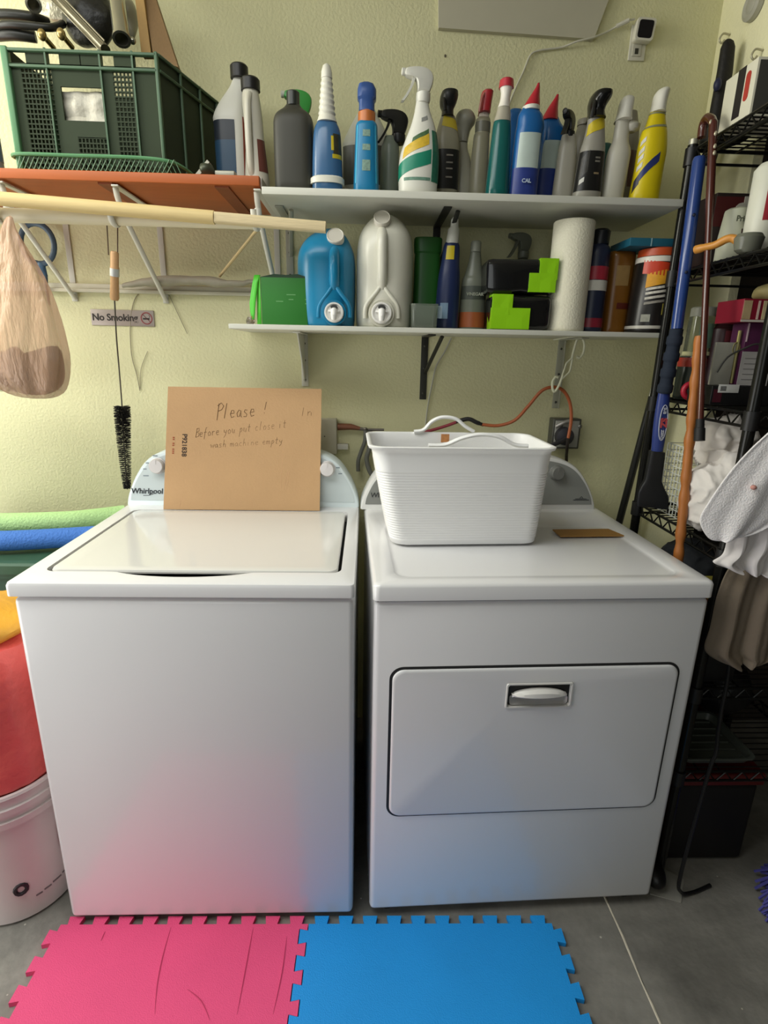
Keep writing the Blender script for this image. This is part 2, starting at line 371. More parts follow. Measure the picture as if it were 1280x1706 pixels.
# ------------------------------------------------------------------ laundry basket
bk = thing('laundry_basket', 'white plastic laundry basket with ribbed sides and two loop handles', 'basket', (.955, .345, .9143))
zb, zt = .9143, 1.168
def bring(t, inset=0., rib=0.):
    # t 0..1 from bottom to rim
    fl = t+.35*max(0, t-.88)*8*.12
    cx = .963-.024*t; cy = .352-.035*t
    hw = .186+(.213-.186)*fl-inset+rib; hd = .105+(.122-.105)*fl-inset+rib
    a = .055*(1-.5*t)
    pts = rrect(2*hw, 2*hd, .038, 8)
    return [(cx+x*math.cos(a)-y*math.sin(a), cy+x*math.sin(a)+y*math.cos(a), zb+t*(zt-zb)) for x, y in pts]
lp = [bring(0, .006), bring(.012, 0)]
n = 27
for i in range(n):
    t0 = .05+.72*i/n
    lp += [bring(t0, 0, 0), bring(t0+.3*.72/n, 0, .0010), bring(t0+.7*.72/n, 0, .0010)]
lp += [bring(.80), bring(.93), bring(.965, 0, .001), bring(.97, 0, .006), bring(.995, 0, .007), bring(1., 0, .005), bring(1., .002), bring(.985, .004), bring(.9, .004), bring(.02, .004)]
mb = MB(); mb.loops(lp, cap0=True, cap1=True); BW = M('f8f8f7', .36, var=.012, scale=6, name='white_polypropylene')
mb.build('tub', BW, bk, ang=60)
for (pts, nm) in (([(714, 742), (742, 741), (770, 730), (800, 724), (832, 728), (858, 741), (880, 743)], .224), ([(690, 719), (706, 716), (720, 702), (738, 695), (760, 698), (775, 710), (790, 719)], .432)):
    pp = smooth_path([at(x, y, 'Y', nm) for x, y in pts], 6)
    h = MB(); h.tube(pp, .0065, 10, flat=.75); h.build('handle', BW, bk)
sl = MB(); q = at(742, 729, 'Y', .43)
sl.box((q.x-.012, .4235, q.z-.012), (q.x+.010, .4245, q.z+.010)); sl.build('price_sticker', M('c98a55', .5, var=.4, scale=90), bk)
sl = MB(); q = at(745, 738, 'Y', .43); sl.box((q.x-.011, .423, q.z-.012), (q.x+.012, .424, q.z+.003)); sl.build('sticker_tail', M('f4f4f2', .5), bk)
q = bring(1.)[0]
hs = MB(); yc = .318
hs.prism(rrect(.05, .012, .005, 4), lambda x, y: (1.142, yc+x, 1.135+y), lambda x, y: (1.1465, yc+x, 1.135+y)); hs.build('grip_slot', M('77766f', .6), bk)

# ------------------------------------------------------------------ cardboard note
cbm = M('bf9a70', .85, var=.07, scale=9, bump=.12, bscale=160, name='cardboard')
y0c, y1c, z0c, z1c = .533, .660, .9162, 1.262
xb0, xb1 = .123, .581
cbr = thing('cardboard_sign', 'brown cardboard sheet with a handwritten note leaning on the washing machine console', 'sign', (.35, .54, .9162))
ll = at(280, 644, 'Y', y1c); rr = at(536, 648, 'Y', y1c)
c00 = Vector((xb0, y0c, z0c)); c10 = Vector((xb1, y0c+.003, z0c)); c01 = Vector((ll.x, y1c, ll.z)); c11 = Vector((rr.x, y1c, rr.z))
def cb(u, v, d=0.):
    a = c00.lerp(c10, u); b_ = c01.lerp(c11, u); nrm = (c10-c00).cross(c01-c00).normalized()
    return a.lerp(b_, v)+nrm*d
mb = MB(); g = 8
loopF = [cb(0, 0, 0), cb(1, 0, 0), cb(1, 1, 0), cb(0, 1, 0)]; loopB = [cb(0, 0, -.004), cb(1, 0, -.004), cb(1, 1, -.004), cb(0, 1, -.004)]
mb.loops([loopB, loopF]); mb.build('sheet', cbm, cbr, smooth=False)
GL = {  # single-stroke letters, x-height .5, drawn in a box about .5 wide
 'P': [[(.1, -.1), (.22, 1.)], [(.12, .85), (.4, 1.05), (.6, .85), (.45, .6), (.18, .5)]], 'l': [[(.15, 0), (.32, 1.)]], 'e': [[(.1, .28), (.4, .32), (.36, .5), (.2, .5), (.1, .25), (.2, .02), (.42, .1)]],
 'a': [[(.42, .42), (.25, .5), (.1, .28), (.15, .04), (.3, .08), (.42, .45), (.42, .08), (.5, .02)]], 's': [[(.4, .46), (.2, .48), (.16, .34), (.36, .2), (.32, .03), (.1, .04)]], '!': [[(.28, 1.), (.18, .35)], [(.14, .12), (.16, .06)]],
 'B': [[(.1, 0), (.25, 1.)], [(.2, .95), (.5, 1.), (.5, .72), (.2, .55), (.5, .5), (.5, .15), (.08, 0)]], 'f': [[(.5, .95), (.38, 1.), (.28, .7), (.12, -.3)], [(.1, .45), (.45, .5)]], 'o': [[(.28, .5), (.1, .3), (.16, .03), (.36, .08), (.42, .36), (.26, .5)]],
 'r': [[(.12, .48), (.12, .02)], [(.12, .3), (.28, .5), (.42, .46)]], 'y': [[(.12, .5), (.14, .22), (.36, .22)], [(.44, .5), (.3, -.1), (.1, -.35)]], 'u': [[(.12, .5), (.12, .1), (.28, .03), (.42, .45), (.42, .05)]], 'p': [[(.2, .5), (.05, -.45)], [(.18, .4), (.36, .52), (.42, .3), (.28, .08), (.12, .08)]],
 't': [[(.3, .85), (.2, .05), (.36, .02)], [(.1, .52), (.45, .56)]], 'c': [[(.42, .44), (.25, .5), (.1, .26), (.2, .03), (.42, .1)]], 'i': [[(.2, .48), (.18, .02)], [(.24, .72), (.25, .7)]], 'w': [[(.06, .48), (.12, .05), (.28, .4), (.36, .05), (.52, .5)]],
 'h': [[(.22, 1.), (.1, 0)], [(.13, .3), (.3, .48), (.4, .36), (.38, .02)]], 'm': [[(.08, .48), (.06, .02)], [(.08, .3), (.2, .5), (.26, .3), (.26, .02)], [(.26, .3), (.42, .5), (.48, .3), (.48, .02)]], 'n': [[(.12, .48), (.1, .02)], [(.12, .3), (.3, .5), (.4, .34), (.4, .02)]], 'I': [[(.25, .9), (.15, 0)]]}
ink = MB()
def hand(txt, u0, v0, su, sv, dv=0., r=.0007):
    u = u0
    for i, ch in enumerate(txt):
        if ch == ' ': u += su*.45; continue
        for st in GL[ch]:
            ink.tube([cb(u+x*su, v0+dv*(u-u0)+y*sv, .0004) for x, y in st], r, 4)
        u += su*(.52 if ch != 'm' else .58)
hand('Please', .315, .740, .082, .125, .10, .0010); hand('!', .615, .785, .09, .10, 0, .0009)
hand('In', .865, .775, .075, .075, 0, .0005)
hand('Before you put close it', .185, .585, .0505, .075, .155)
hand('wash machine empty', .285, .500, .050, .060, .10)
ink.build('handwriting', M('6a4c30', .7), cbr, smooth=False)
nrm = (c10-c00).cross(c01-c00).normalized(); upd = (c01-c00).normalized()
tm = text_mb('P921838', .0195, frame_m(cb(.118, .52, .0003), -upd, Vector((1, 0, 0))), offset=.0004); tm.build('printed_code', M('3a2a20', .7), cbr, smooth=False)
rd = MB(); random.seed(4)
for i in range(9):
    v = .45+i*.016
    if i in (3, 6): continue
    a = cb(.043, v, .0003); b_ = cb(.054, v+.009, .0007); rd.box((a.x, a.y-.0005, a.z), (b_.x, b_.y, b_.z))
rd.build('red_print', M('a5543a', .7), cbr, smooth=False)
sc_ = MB()
for u0, v0, u1, v1 in ((.745, .16, .76, .62), (.765, .17, .79, .33), (.785, .17, .80, .32), (.10, .02, .115, .10)):
    sc_.tube([cb(u0, v0, .0001), cb(u1, v1, .0001)], .0006, 5)
sc_.build('crease', M('caa27c', .8), cbr)

# ------------------------------------------------------------------ foam floor mats
def tooth_edge(L, n, out, phase):
    """dovetail edge from 0..L along x: list of (s, d); d = out on tabs, 0 between"""
    p = L/n; pts = []
    for i in range(n):
        s0 = i*p
        if phase:
            pts += [(s0+p*.27, 0), (s0+p*.20, out), (s0+p*.80, out), (s0+p*.73, 0)]
        else:
            pts += [(s0+p*.23, out), (s0+p*.30, 0), (s0+p*.70, 0), (s0+p*.77, out)]
    return pts
S = .604; T = .0125; TD = .020
def mat_outline(x0, y1, left_shared, right_shared):
    y0 = y1-S; x1 = x0+S; pts = []
    top = [(x0+s, y1+d) for s, d in tooth_edge(S, 10, TD, True)]
    right = [(x1+d, y1-s) for s, d in tooth_edge(S, 10, TD, True)]
    bot = [(x1-s, y0-d) for s, d in tooth_edge(S, 10, TD, True)]
    left = [(x0-d, y0+s) for s, d in tooth_edge(S, 10, TD, True)]
    if right_shared: right = [(x1-d-.0008, y1-s) for s, d in tooth_edge(S, 10, TD, True)]
    return [(x0, y1)]+top+[(x1-(.0008 if right_shared else 0), y1)]+right+[(x1-(.0008 if right_shared else 0), y0)]+bot+[(x0, y0)]+left
def foam_mat(x0, y1, col, col2, rs, label, crease):
    o = mat_outline(x0, y1, 0, rs); mb = MB()
    r = .0012
    mb.loops([[(x, y, .0002) for x, y in o], [(x, y, T) for x, y in o]])
    mb.xf(Matrix.Translation((.587, -.014, 0)) @ Matrix.Rotation(-.012, 4, 'Z') @ Matrix.Translation((-.587, .014, 0)))
    mm = M(col, .62, var=.10, scale=5, bump=.22, bscale=420, name='foam_'+col)
    m = mb.build('foam_mat', mm, smooth=False); tag(m, label, 'floor mat', 'interlocking foam floor mats')
    if crease:
        c = MB()
        for pts in crease:
            pp = smooth_path([(*at(x, y, 'Z', T).xy, T-.0002) for x, y in pts], 5); k = len(pp)
            c.tube(pp, [.0006+.0012*math.sin(PI*i/(k-1)) for i in range(k)], 5)
        c.build('crease', M(col2, .6), m, local=True)
foam_mat(.587-S, -.014, 'e54e80', 'c23a66', True, 'pink foam puzzle mat on the floor before the washing machine', [[(285, 1545), (272, 1590), (262, 1640), (258, 1690)], [(422, 1545), (410, 1610), (395, 1690)], [(175, 1552), (168, 1568)], [(312, 1648), (335, 1668), (350, 1700)], [(478, 1560), (470, 1620), (455, 1690)]])
foam_mat(.5885, -.014, '1495e4', '0f6fb0', False, 'blue foam puzzle mat on the floor before the dryer', None)


# ------------------------------------------------------------------ shelves and brackets on the back wall
SHW = M('cfcfc2', .5, var=.04, stretch=(1, 8, 8), name='white_melamine')
ZU, ZL = 1.760, 1.438           # tops of the two shelves
solo(MB().box((.452, .497, ZU-.017), (1.517, YW, ZU), .0015), 'shelf_board', SHW, 'upper white shelf board carrying the row of spray bottles', 'shelf', 'white shelf boards')
solo(MB().box((.346, .520, ZL-.013), (1.523, YW, ZL), .0015), 'shelf_board', SHW, 'lower white shelf board carrying the blue and the white jug', 'shelf', 'white shelf boards')
def bracket(name, x, ztop, zlow, ylen, mat, label, brace=None, w=.022, grp='shelf brackets', screws=True):
    t = thing(name, label, 'bracket', (x, YW, zlow), grp)
    m = MB(); m.box((x-w/2, YW-.004, zlow), (x+w/2, YW-.0005, ztop), .001); m.build('wall_plate', mat, t)
    m = MB(); m.box((x-w/2, YW-ylen, ztop-.004), (x+w/2, YW-.004, ztop-.0003), .001); m.build('arm', mat, t)
    m = MB()
    if brace: m.tube([(x+.004, YW-.004, zlow+brace[0]), (x+.030, YW-brace[1], ztop-.006)], .0065, 8, flat=.6)
    elif brace == (): m.box((x+w/2-.002, YW-.012, zlow), (x+w/2, YW-.004, ztop-.004))
    else:
        m.prism([(0, 0), (-ylen*.9, 0), (0, -(ztop-zlow)*.9)], lambda a, b: (x-.0015, YW-.004+a, ztop-.004+b), lambda a, b: (x+.0015, YW-.004+a, ztop-.004+b))
    m.build('brace', mat, t)
    if screws:
        for z in (zlow+.02, ztop-.03, (zlow+ztop)/2):
            MB().ball((x, YW-.0045, z), (.004, .002, .004), 10, 6).build('screw', M('55554e', .4, metal=.8), t)
    return t
GAL = M('b9b9b0', .4, metal=.25, var=.05); DKG = M('35352f', .5, metal=.3); WHM = M('d6d6cb', .45)
bracket('shelf_bracket', .517, ZL-.0135, 1.262, .20, WHM, 'white bracket under the lower shelf, just above the cardboard note')
bracket('shelf_bracket', .902, ZL-.0135, 1.226, .20, DKG, 'dark grey braced bracket under the lower shelf above the laundry basket', brace=(.085, .19))
bracket('shelf_bracket', 1.345, ZL-.0135, 1.205, .20, M('a5a592', .5), 'olive white bracket with the plastic hook and orange cord hung on it', brace=())
bracket('shelf_bracket', .925, ZU-.0175, 1.54, .24, M('2a2a26', .5), 'black braced bracket under the upper shelf behind the navy spray bottle', brace=(.06, .22))
bracket('shelf_bracket', .478, ZU-.0175, 1.575, .20, M('a9a99b', .4, metal=.2), 'pale bracket under the upper shelf above the green carton', brace=(.075, .18))
# ------------------------------------------------------------------ orange shelf board with closet brackets and rods
OR = M('b9622e', .45, var=.16, scale=7, stretch=(1.2, 9, 9), name='orange_wood')
ob = thing('wooden_shelf_board', 'orange stained wooden shelf board under the green crate', 'shelf', (.1, .64, 1.755))
OX1 = .447
m = MB(); m.box((-.62, .497, 1.7605), (OX1, YW-.001, 1.783), .002); m.build('board', OR, ob)
m = MB(); m.box((OX1+.0005, .51, 1.7605), (OX1+.004, YW-.002, 1.783)); m.build('edge_strip', M('b6b0a4', .4, metal=.3), ob)
for x in (.05, .335):
    m = MB(); m.box((x, .505, 1.756), (x+.035, YW-.002, 1.7603)); m.build('batten', M('8e4a26', .55, var=.2), ob)
CW = M('d2d0c4', .4, var=.03, name='white_coated_steel')
def closet_bracket(x, label):
    t = thing('closet_bracket', label, 'bracket', (x, YW, 1.52), 'white closet brackets holding the rods')
    m = MB(); m.box((x-.0085, YW-.004, 1.505), (x+.0085, YW-.0005, 1.755), .001); m.build('wall_plate', CW, t)
    m = MB(); m.box((x-.0085, .50, 1.7515), (x+.0085, YW-.004, 1.7555), .001); m.build('arm', CW, t)
    m = MB(); m.tube([(x+.002, YW-.006, 1.512), (x, YW-.015, 1.522), (x-.004, .545, 1.700), (x-.004, .520, 1.735), (x-.004, .515, 1.752)], .0075, 10, flat=.75); m.build('brace', CW, t)
    hk = [(x-.004, .520, 1.716), (x-.004, .520, 1.690)]+[(x-.004, .4925+.0275*math.cos(a), 1.688-.0275*math.sin(a)) for a in [PI*k/10 for k in range(11)]]+[(x-.004, .462, 1.701)]
    m = MB(); m.tube(hk, .0075, 8, flat=.45); m.build('rod_hook', CW, t)
    MB().ball((x+.001, YW-.0135, 1.519), (.003, .003, .003), 8, 6).build('screw', M('55554e', .4, metal=.8), t)
closet_bracket(-.185, 'white diagonal closet bracket with the tan bag hanging beside it')
closet_bracket(.092, 'white diagonal closet bracket with the bottle brush hung on its hook')
closet_bracket(.440, 'white diagonal closet bracket ending behind the green carton')
pine = M('dcc48a', .6, var=.10, scale=9, stretch=(2, 40, 40), name='pine'); pale = M('e2d9bd', .5, var=.05, stretch=(1, 20, 20))
m = MB(); m.tube([(-.62, .4925, 1.6785), (.428, .4925, 1.6785)], .0165, 18); solo(m, 'closet_rod', pale, 'pale painted closet rod lying in the three bracket hooks', 'rod')
a0 = at(0, 331, 'Y', .455); a1 = at(543, 379, 'Y', .455); dv = (a1-a0)
m = MB(); m.tube([a0-dv*.6, a0+dv*.648, a0+dv*.652], [.0155, .0155, .0150], 18); solo(m, 'wooden_dowel', pine, 'long yellow pine dowel slanting across before the painted closet rod', 'dowel')
m = MB(); dn = dv.normalized(); e = [a0+dv*.6535, a1]; up_ = Vector((0, 0, 1)); si = dn.cross(up_).normalized(); up_ = si.cross(dn)
m.loops([[p+si*(x*.0125)+up_*(z*.0125) for x, z in rrect(2, 2, .5, 4)] for p in e]); solo(m, 'wooden_stick', M('d6c49a', .7, var=.25, scale=14, stretch=(2, 60, 60), name='raw_wood'), 'pale squared wooden stick continuing from the dowel towards the blue jug', 'stick')
# ledger strip and bundle under the board
solo(MB().box((-.62, YW-.019, 1.531), (.49, YW-.0006, 1.541), .001).box((-.62, YW-.012, 1.5415), (.49, YW-.0006, 1.556), .001), 'wall_ledger', M('cdc9b2', .6), 'thin white ledger strip fixed along the wall under the orange shelf', 'wall strip')
m = MB(); pp = [at(x, y, 'Y', .755) for x, y in ((205, 476), (260, 469), (320, 467), (380, 472), (430, 470), (480, 474))]
pp = smooth_path(pp, 6); k = len(pp); m.tube(pp, [.006+.012*math.sin(PI*min(1, (i+2)/(k*.8)))**.7 if i < k*.75 else .016 for i in range(k)], 14, flat=.8).jitter(.006, 28)
solo(m, 'rolled_sheet', M('a59f8c', .5, var=.2, scale=30), 'grey rolled plastic sheet lying on the ledger strip beside the green carton', 'plastic sheet')
m = MB(); m.tube([at(366, 460, 'Y', .77), at(424, 388, 'Y', .60), at(438, 372, 'Y', .55)], .0042, 8); solo(m, 'thin_stick', M('cdb889', .6), 'thin wooden stick leaning up behind the closet bracket by the green carton', 'stick')
# wires on the wall
m = MB(); m.tube(smooth_path([at(x, y, 'Y', YW-.003) for x, y in ((240, 480), (224, 500), (217, 540), (219, 590), (228, 625), (233, 651))], 6), .0012, 6)
m.tube(smooth_path([at(x, y, 'Y', YW-.003) for x, y in ((233, 651), (235, 615), (246, 585))], 6), .0008, 6); solo(m, 'thin_wire', M('9a927a', .6), 'thin loose wire hanging down the wall beside the no smoking sign', 'wire')
m = MB(); m.tube(smooth_path([at(x, y, 'Y', YW-.003) for x, y in ((282, 492), (296, 522), (312, 556))], 6), .0009, 6); solo(m, 'thin_wire', M('9a927a', .6), 'short thin wire on the wall between the no smoking sign and the cardboard', 'wire')
# no smoking sign
p0 = at(150, 515, 'Y', .797); p1 = at(258, 544, 'Y', .797)
sg = thing('no_smoking_sign', 'small grey no smoking sign fixed to the wall', 'sign', ((p0.x+p1.x)/2, .797, p1.z))
sw, sh = p1.x-p0.x, p0.z-p1.z; scx, scz = (p0.x+p1.x)/2, (p0.z+p1.z)/2
SG = Matrix.Translation((scx, 0, scz)) @ Matrix.Rotation(.004, 4, 'Y') @ Matrix.Translation((-scx, 0, -scz))
MB().box((p0.x, .7965, p1.z), (p1.x, .7995, p0.z), .0008).xf(SG).build('plate', M('a79c94', .35, metal=.3), sg)
text_mb('No Smoking', .0285, frame_m((p0.x+.002+sw*.37, .7963, scz), (1, 0, 0), (0, 0, 1)), offset=.0006, space=.98).build('lettering', M('2a2422', .5), sg, smooth=False)
m = MB(); cxx = p1.x-.023
m.tube([(cxx+.0165*math.cos(2*PI*k/28), .796, scz+.0165*math.sin(2*PI*k/28)) for k in range(28)], .0019, 6, closed=True, flat=.4); m.tube([(cxx-.012, .796, scz+.012), (cxx+.012, .796, scz-.012)], .0019, 6, flat=.4)
m.build('ban_circle', M('8f4a4a', .5), sg)
MB().box((cxx-.011, .7961, scz-.004), (cxx+.009, .7964, scz+.001)).tube([(cxx+.008, .7962, scz+.002), (cxx+.011, .7962, scz+.006), (cxx+.007, .7962, scz+.010)], .0007, 5).build('cigarette', M('2a2422', .5), sg)

# bottle brush hung on the middle hook
br = thing('bottle_brush', 'long wire bottle brush with wooden handle hanging against the wall', 'brush', at(205, 680, 'Y', .60))
yb = .505
pT = at(180, 380, 'Y', yb)
m = MB(); m.tube([at(181, 425, 'Y', yb), at(178, 372, 'Y', yb), at(185, 352, 'Y', yb), at(196, 372, 'Y', yb), at(196, 420, 'Y', yb)], .0016, 6); m.build('hanging_loop', M('5d4a38', .5, metal=.4), br)
m = MB(); a0, a1 = at(191, 419, 'Y', yb), at(191, 500, 'Y', yb+.02); pp = [a0.lerp(a1, t) for t in (0, .03, .3, .32, .5, .52, .95, 1)]
m.tube(pp, [.008, .010, .010, .0112, .0112, .010, .0115, .009], 14); m.build('handle', M('c79d6e', .5, var=.15, stretch=(30, 30, 3)), br)
m = MB(); m.tube([a0.lerp(a1, .34), a0.lerp(a1, .50)], .0116, 14); m.build('ferrule', M('cfd0cc', .3, metal=.4), br)
yh = .62
stem = smooth_path([a1, at(194, 560, 'Y', .55), at(199, 620, 'Y', .59), at(203, 672, 'Y', yh), at(206, 730, 'Y', yh+.02), at(212, 815, 'Y', yh+.04)], 10)
m = MB(); m.tube(stem, .0021, 6); m.build('wire_stem', M('5a564e', .4, metal=.7), br)
m = MB(); st = [p for p in stem if p.z < at(203, 672, 'Y', yh).z]; full = []
for i in range(len(st)-1):
    for k in range(3): full.append(st[i].lerp(st[i+1], k/3))
nn = len(full)
for i, p in enumerate(full):
    R0 = .0235*(1-.55*(i/nn)**2.2)
    for k in range(20):
        a = 2*PI*k/20+i*.37; d = Vector((math.cos(a), math.sin(a), random.uniform(-.1, .1)))
        m.tube([p, p+d*R0*random.uniform(.92, 1.04)], [.0011, .0008], 3)
m.build('bristles', M('24221f', .7), br)

# ------------------------------------------------------------------ tan plastic bag, blue ringed tool
def sheet(rows, n, fold=0., freq=3., ph=0., thick=.003):
    """rows of (left point, right point); folded cloth between them"""
    vs = []; fs = []
    for i, (a, b_) in enumerate(rows):
        for j in range(n+1):
            u = j/n; p = a.lerp(b_, u)
            vs.append(p+Vector((0, fold*math.sin(freq*2*PI*u+ph+i*.22)*math.sin(PI*min(1, .15+i/len(rows))), 0)))
    for i in range(len(rows)-1):
        for j in range(n): fs.append((i*(n+1)+j, i*(n+1)+j+1, (i+1)*(n+1)+j+1, (i+1)*(n+1)+j))
    return MB().add(vs, fs)
bg_ = thing('plastic_bag', 'tan translucent plastic bag hanging full from the closet rod', 'bag', at(50, 660, 'Y', .5))
from mathutils import noise as NZ
def bag_rows():
    prof = [(356, 20, 6), (375, 18, 10), (410, 20, 24), (460, 24, 43), (510, 28, 60), (550, 30, 70), (590, 34, 74), (620, 40, 69), (640, 50, 58), (655, 58, 44), (664, 62, 22)]
    lp = []
    for py, pc, hw in prof:
        c = at(pc, py, 'Y', .445); s = scl(c); r = hw*s
        ring = []
        for k in range(40):
            a = 2*PI*k/40; f = 1+.10*math.sin(a*7+py*.01)+.05*math.sin(a*13+py*.03)
            if py < 380: f = 1
            ring.append((c.x+r*f*math.cos(a), c.y+r*.50*f*math.sin(a), c.z))
        lp.append(ring)
    return lp
m = MB(); m.loops(bag_rows()); m.jitter(.008, 18); m.jitter(.003, 50)
BAG = M('cfa888', .28, var=.25, scale=5, stretch=(3, 3, .7), bump=.8, bscale=26, alpha=.58, name='tan_film')
m.build('film', BAG, bg_, subsurf=1)
m = MB()
rows = []
for py, pc_, hw in ((588, 40, 52), (600, 40, 62), (618, 43, 61), (636, 51, 52), (650, 58, 38), (658, 61, 18)):
    c = at(pc_, py, 'Y', .445); u_ = scl(c); rows.append([(c.x+hw*u_*(1+.05*math.sin(a*7))*math.cos(a), c.y+hw*u_*.44*math.sin(a), c.z+(.020*math.sin(3*a+1)+.012*math.sin(7*a) if py < 605 else 0)) for a in [2*PI*k/40 for k in range(40)]])
m.loops(rows); m.jitter(.005, 30); m.build('contents', M('5f5a55', .5, var=.6, scale=26, bump=.8, bscale=45), bg_, subsurf=1)
m = MB(); c = at(12, 630, 'Y', .60); m.ball(c, (.075, .05, .04), 20, 12).jitter(.012, 22)
solo(m, 'white_bag', M('ddd8c0', .4, bump=.5, bscale=40), 'crumpled white bag showing behind the bottom of the tan bag', 'bag')
tl = thing('hanging_tool', 'blue grey ring handled tool hanging on the wall behind the tan bag', 'tool', at(90, 500, 'Y', .77))
m = MB(); cc = at(62, 406, 'Y', .77); s = scl(cc)
pts = [(cc.x+27*s*math.cos(2*PI*k/30), .772, cc.z+31*s*math.sin(2*PI*k/30)) for k in range(30)]
m.tube(pts, .0085, 10, closed=True, flat=.7); m.build('ring', M('3f5568', .4, var=.1), tl)
m = MB(); m.tube([at(68, 438, 'Y', .772), at(70, 452, 'Y', .772), at(76, 462, 'Y', .772)], [.012, .014, .008], 10, flat=.6); m.build('neck', M('3f5f7c', .4), tl)
m = MB(); m.tube([at(76, 458, 'Y', .772), at(78, 480, 'Y', .772), at(82, 507, 'Y', .772)], [.006, .004, .0035], 8); m.build('tail', M('3f5568', .4), tl)

# ------------------------------------------------------------------ bottles
class Bot:
    """a bottle standing at depth Y; rows are (height row, half width[, sideways shift]) measured in the photograph at that depth"""
    def __init__(s, name, label, cat, px, pyb, Y, zb, group=None, ratio=1., n=2.):
        p = at(px, pyb, 'Y', Y); s.X, s.Y, s.zb, s.ratio, s.n = p.x, Y, zb+.0004, ratio, n
        s.u = scl(p); s.px = px; s.pyb = pyb
        s.root = thing(name, label, cat, (s.X, Y, s.zb), group)
    def z(s, py):
        # height of a row on the bottle's own axis
        return at(s.px+(s.pyb-py)*(s.px-575)/3400, py, 'Y', s.Y).z
    def ring(s, r, grow=0., n=None):
        py, hw = r[0], r[1]; dx = r[2] if len(r) > 2 else 0
        return (s.X+dx*s.u, s.Y, s.z(py), hw*s.u+grow, hw*s.u*s.ratio+grow, n or s.n)
    def smooth(s, rows, k=4):
        pp = smooth_path([Vector((r[0], r[1], r[2] if len(r) > 2 else 0)) for r in rows], k)
        return [(p.x, p.y, p.z) for p in pp]
    def body(s, rows, mat, name='body', base=True, k=4, n=None, seg=28):
        rows = s.smooth(rows, k) if k > 1 else [(r[0], r[1], r[2] if len(r) > 2 else 0) for r in rows]
        s.rows = rows; rg = [s.ring(r, 0, n) for r in rows]; rg = [r for r in rg if r[2] > s.zb+.004] if base else rg
        if base:
            l = rg[-1]; rg += [(l[0], l[1], s.zb+.004, l[3], l[4], l[5]), (l[0], l[1], s.zb, l[3]-.003, l[4]-.003, l[5])]
        t = rg[0]; rg = [(t[0], t[1], t[2]+.0005, t[3]*.7, t[4]*.7, t[5])]+rg
        m = MB(); m.loft(list(reversed(rg)), seg); return m.build(name, mat, s.root)
    def band(s, y0, y1, mat, name='label', a0=0, a1=360, grow=.0007, slant=0., k=8, parent=None, hw=0.):
        """label wrapped round the body between two rows, over the angles a0..a1 (270 faces the camera)"""
        hs = [r[0] for r in s.rows]; out = []; na = max(8, int(abs(a1-a0)/9))
        def rad(py):
            R = s.rows
            for i in range(len(R)-1):
                if R[i][0] <= py <= R[i+1][0]:
                    t = (py-R[i][0])/max(1e-6, R[i+1][0]-R[i][0]); return tuple(R[i][j]+(R[i+1][j]-R[i][j])*t for j in (1, 2))
            return (R[-1][1], R[-1][2]) if py > R[-1][0] else (R[0][1], R[0][2])
        def pt(i, j, g):
            f = j/na; a = math.radians(a0+(a1-a0)*f); py = y0+(y1-y0)*i/k+slant*(f-.5)
            h, dx = rad(py); c, sn = math.cos(a), math.sin(a)
            x = (h*s.u+g)*math.copysign(abs(c)**(2/s.n), c); y = (h*s.u*s.ratio+g)*math.copysign(abs(sn)**(2/s.n), sn)
            return (s.X+dx*s.u+x, s.Y+y, max(s.zb+.002, s.z(py)))
        vs = []; fs = []; q = na+1
        for g in (grow, -.0003):
            for i in range(k+1):
                for j in range(q): vs.append(pt(i, j, g))
        o = (k+1)*q
        for i in range(k):
            for j in range(na):
                a, b_, c, d = i*q+j, i*q+j+1, (i+1)*q+j+1, (i+1)*q+j
                fs += [(a, b_, c, d), (o+a, o+d, o+c, o+b_)]
        edge = [j for j in range(q)]+[i*q+na for i in range(1, k+1)]+[k*q+j for j in range(na-1, -1, -1)]+[i*q for i in range(k-1, 0, -1)]
        for i in range(len(edge)): a, b_ = edge[i], edge[(i+1) % len(edge)]; fs.append((a, o+a, o+b_, b_))
        return MB().add(vs, fs).build(name, mat, parent or s.root)
    def part(s, rows, mat, name, k=3, n=2., ratio=1., seg=24, ridges=None, parent=None):
        r0 = s.ratio; s.ratio = ratio
        rows = s.smooth(rows, k) if k > 1 else rows
        rg = [s.ring(r, 0, n) for r in rows]; s.ratio = r0
        m = MB(); m.loft(list(reversed(rg)), seg); return m.build(name, mat, parent or s.root)
    def trigger(s, py_neck, mat, theta=0., size=1., dx=0., mat2=None, tilt=0.):
        """spray head: collar, housing, nozzle, finger lever; theta 0 points the nozzle to -X, 90 to the camera"""
        zc = s.z(py_neck); th = math.radians(theta)
        f = Vector((-math.cos(th), -math.sin(th), 0)); sd = Vector((0, 0, 1)).cross(f); o = Vector((s.X+dx*s.u, s.Y, zc))
        def W(u, v, z): return o+(f*u+sd*v+Vector((0, 0, z)))*size
        m = MB(); m.loops([[W(r*math.cos(a), r*math.sin(a), z) for a in [2*PI*k/18 for k in range(18)]] for r, z in ((.0125, -.004), (.0145, 0), (.0145, .012), (.012, .014))]); m.build('collar', mat2 or mat, s.root)
        side = smooth_path([(u, z, 0) for u, z in ((-.012, .013), (-.017, .026), (-.019, .040), (-.012, .051), (.004, .056), (.024, .055), (.037, .051), (.039, .042), (.030, .038), (.018, .036), (.013, .026), (.012, .013))], 3)
        loops = []
        for v, k in ((-.0095, .72), (-.0080, .92), (-.004, 1), (.004, 1), (.0080, .92), (.0095, .72)):
            loops.append([W(.008+(p.x-.008)*k, v, .034+(p.y-.034)*k) for p in side])
        m = MB(); m.loops(loops); hd = m.build('spray_head', mat, s.root)
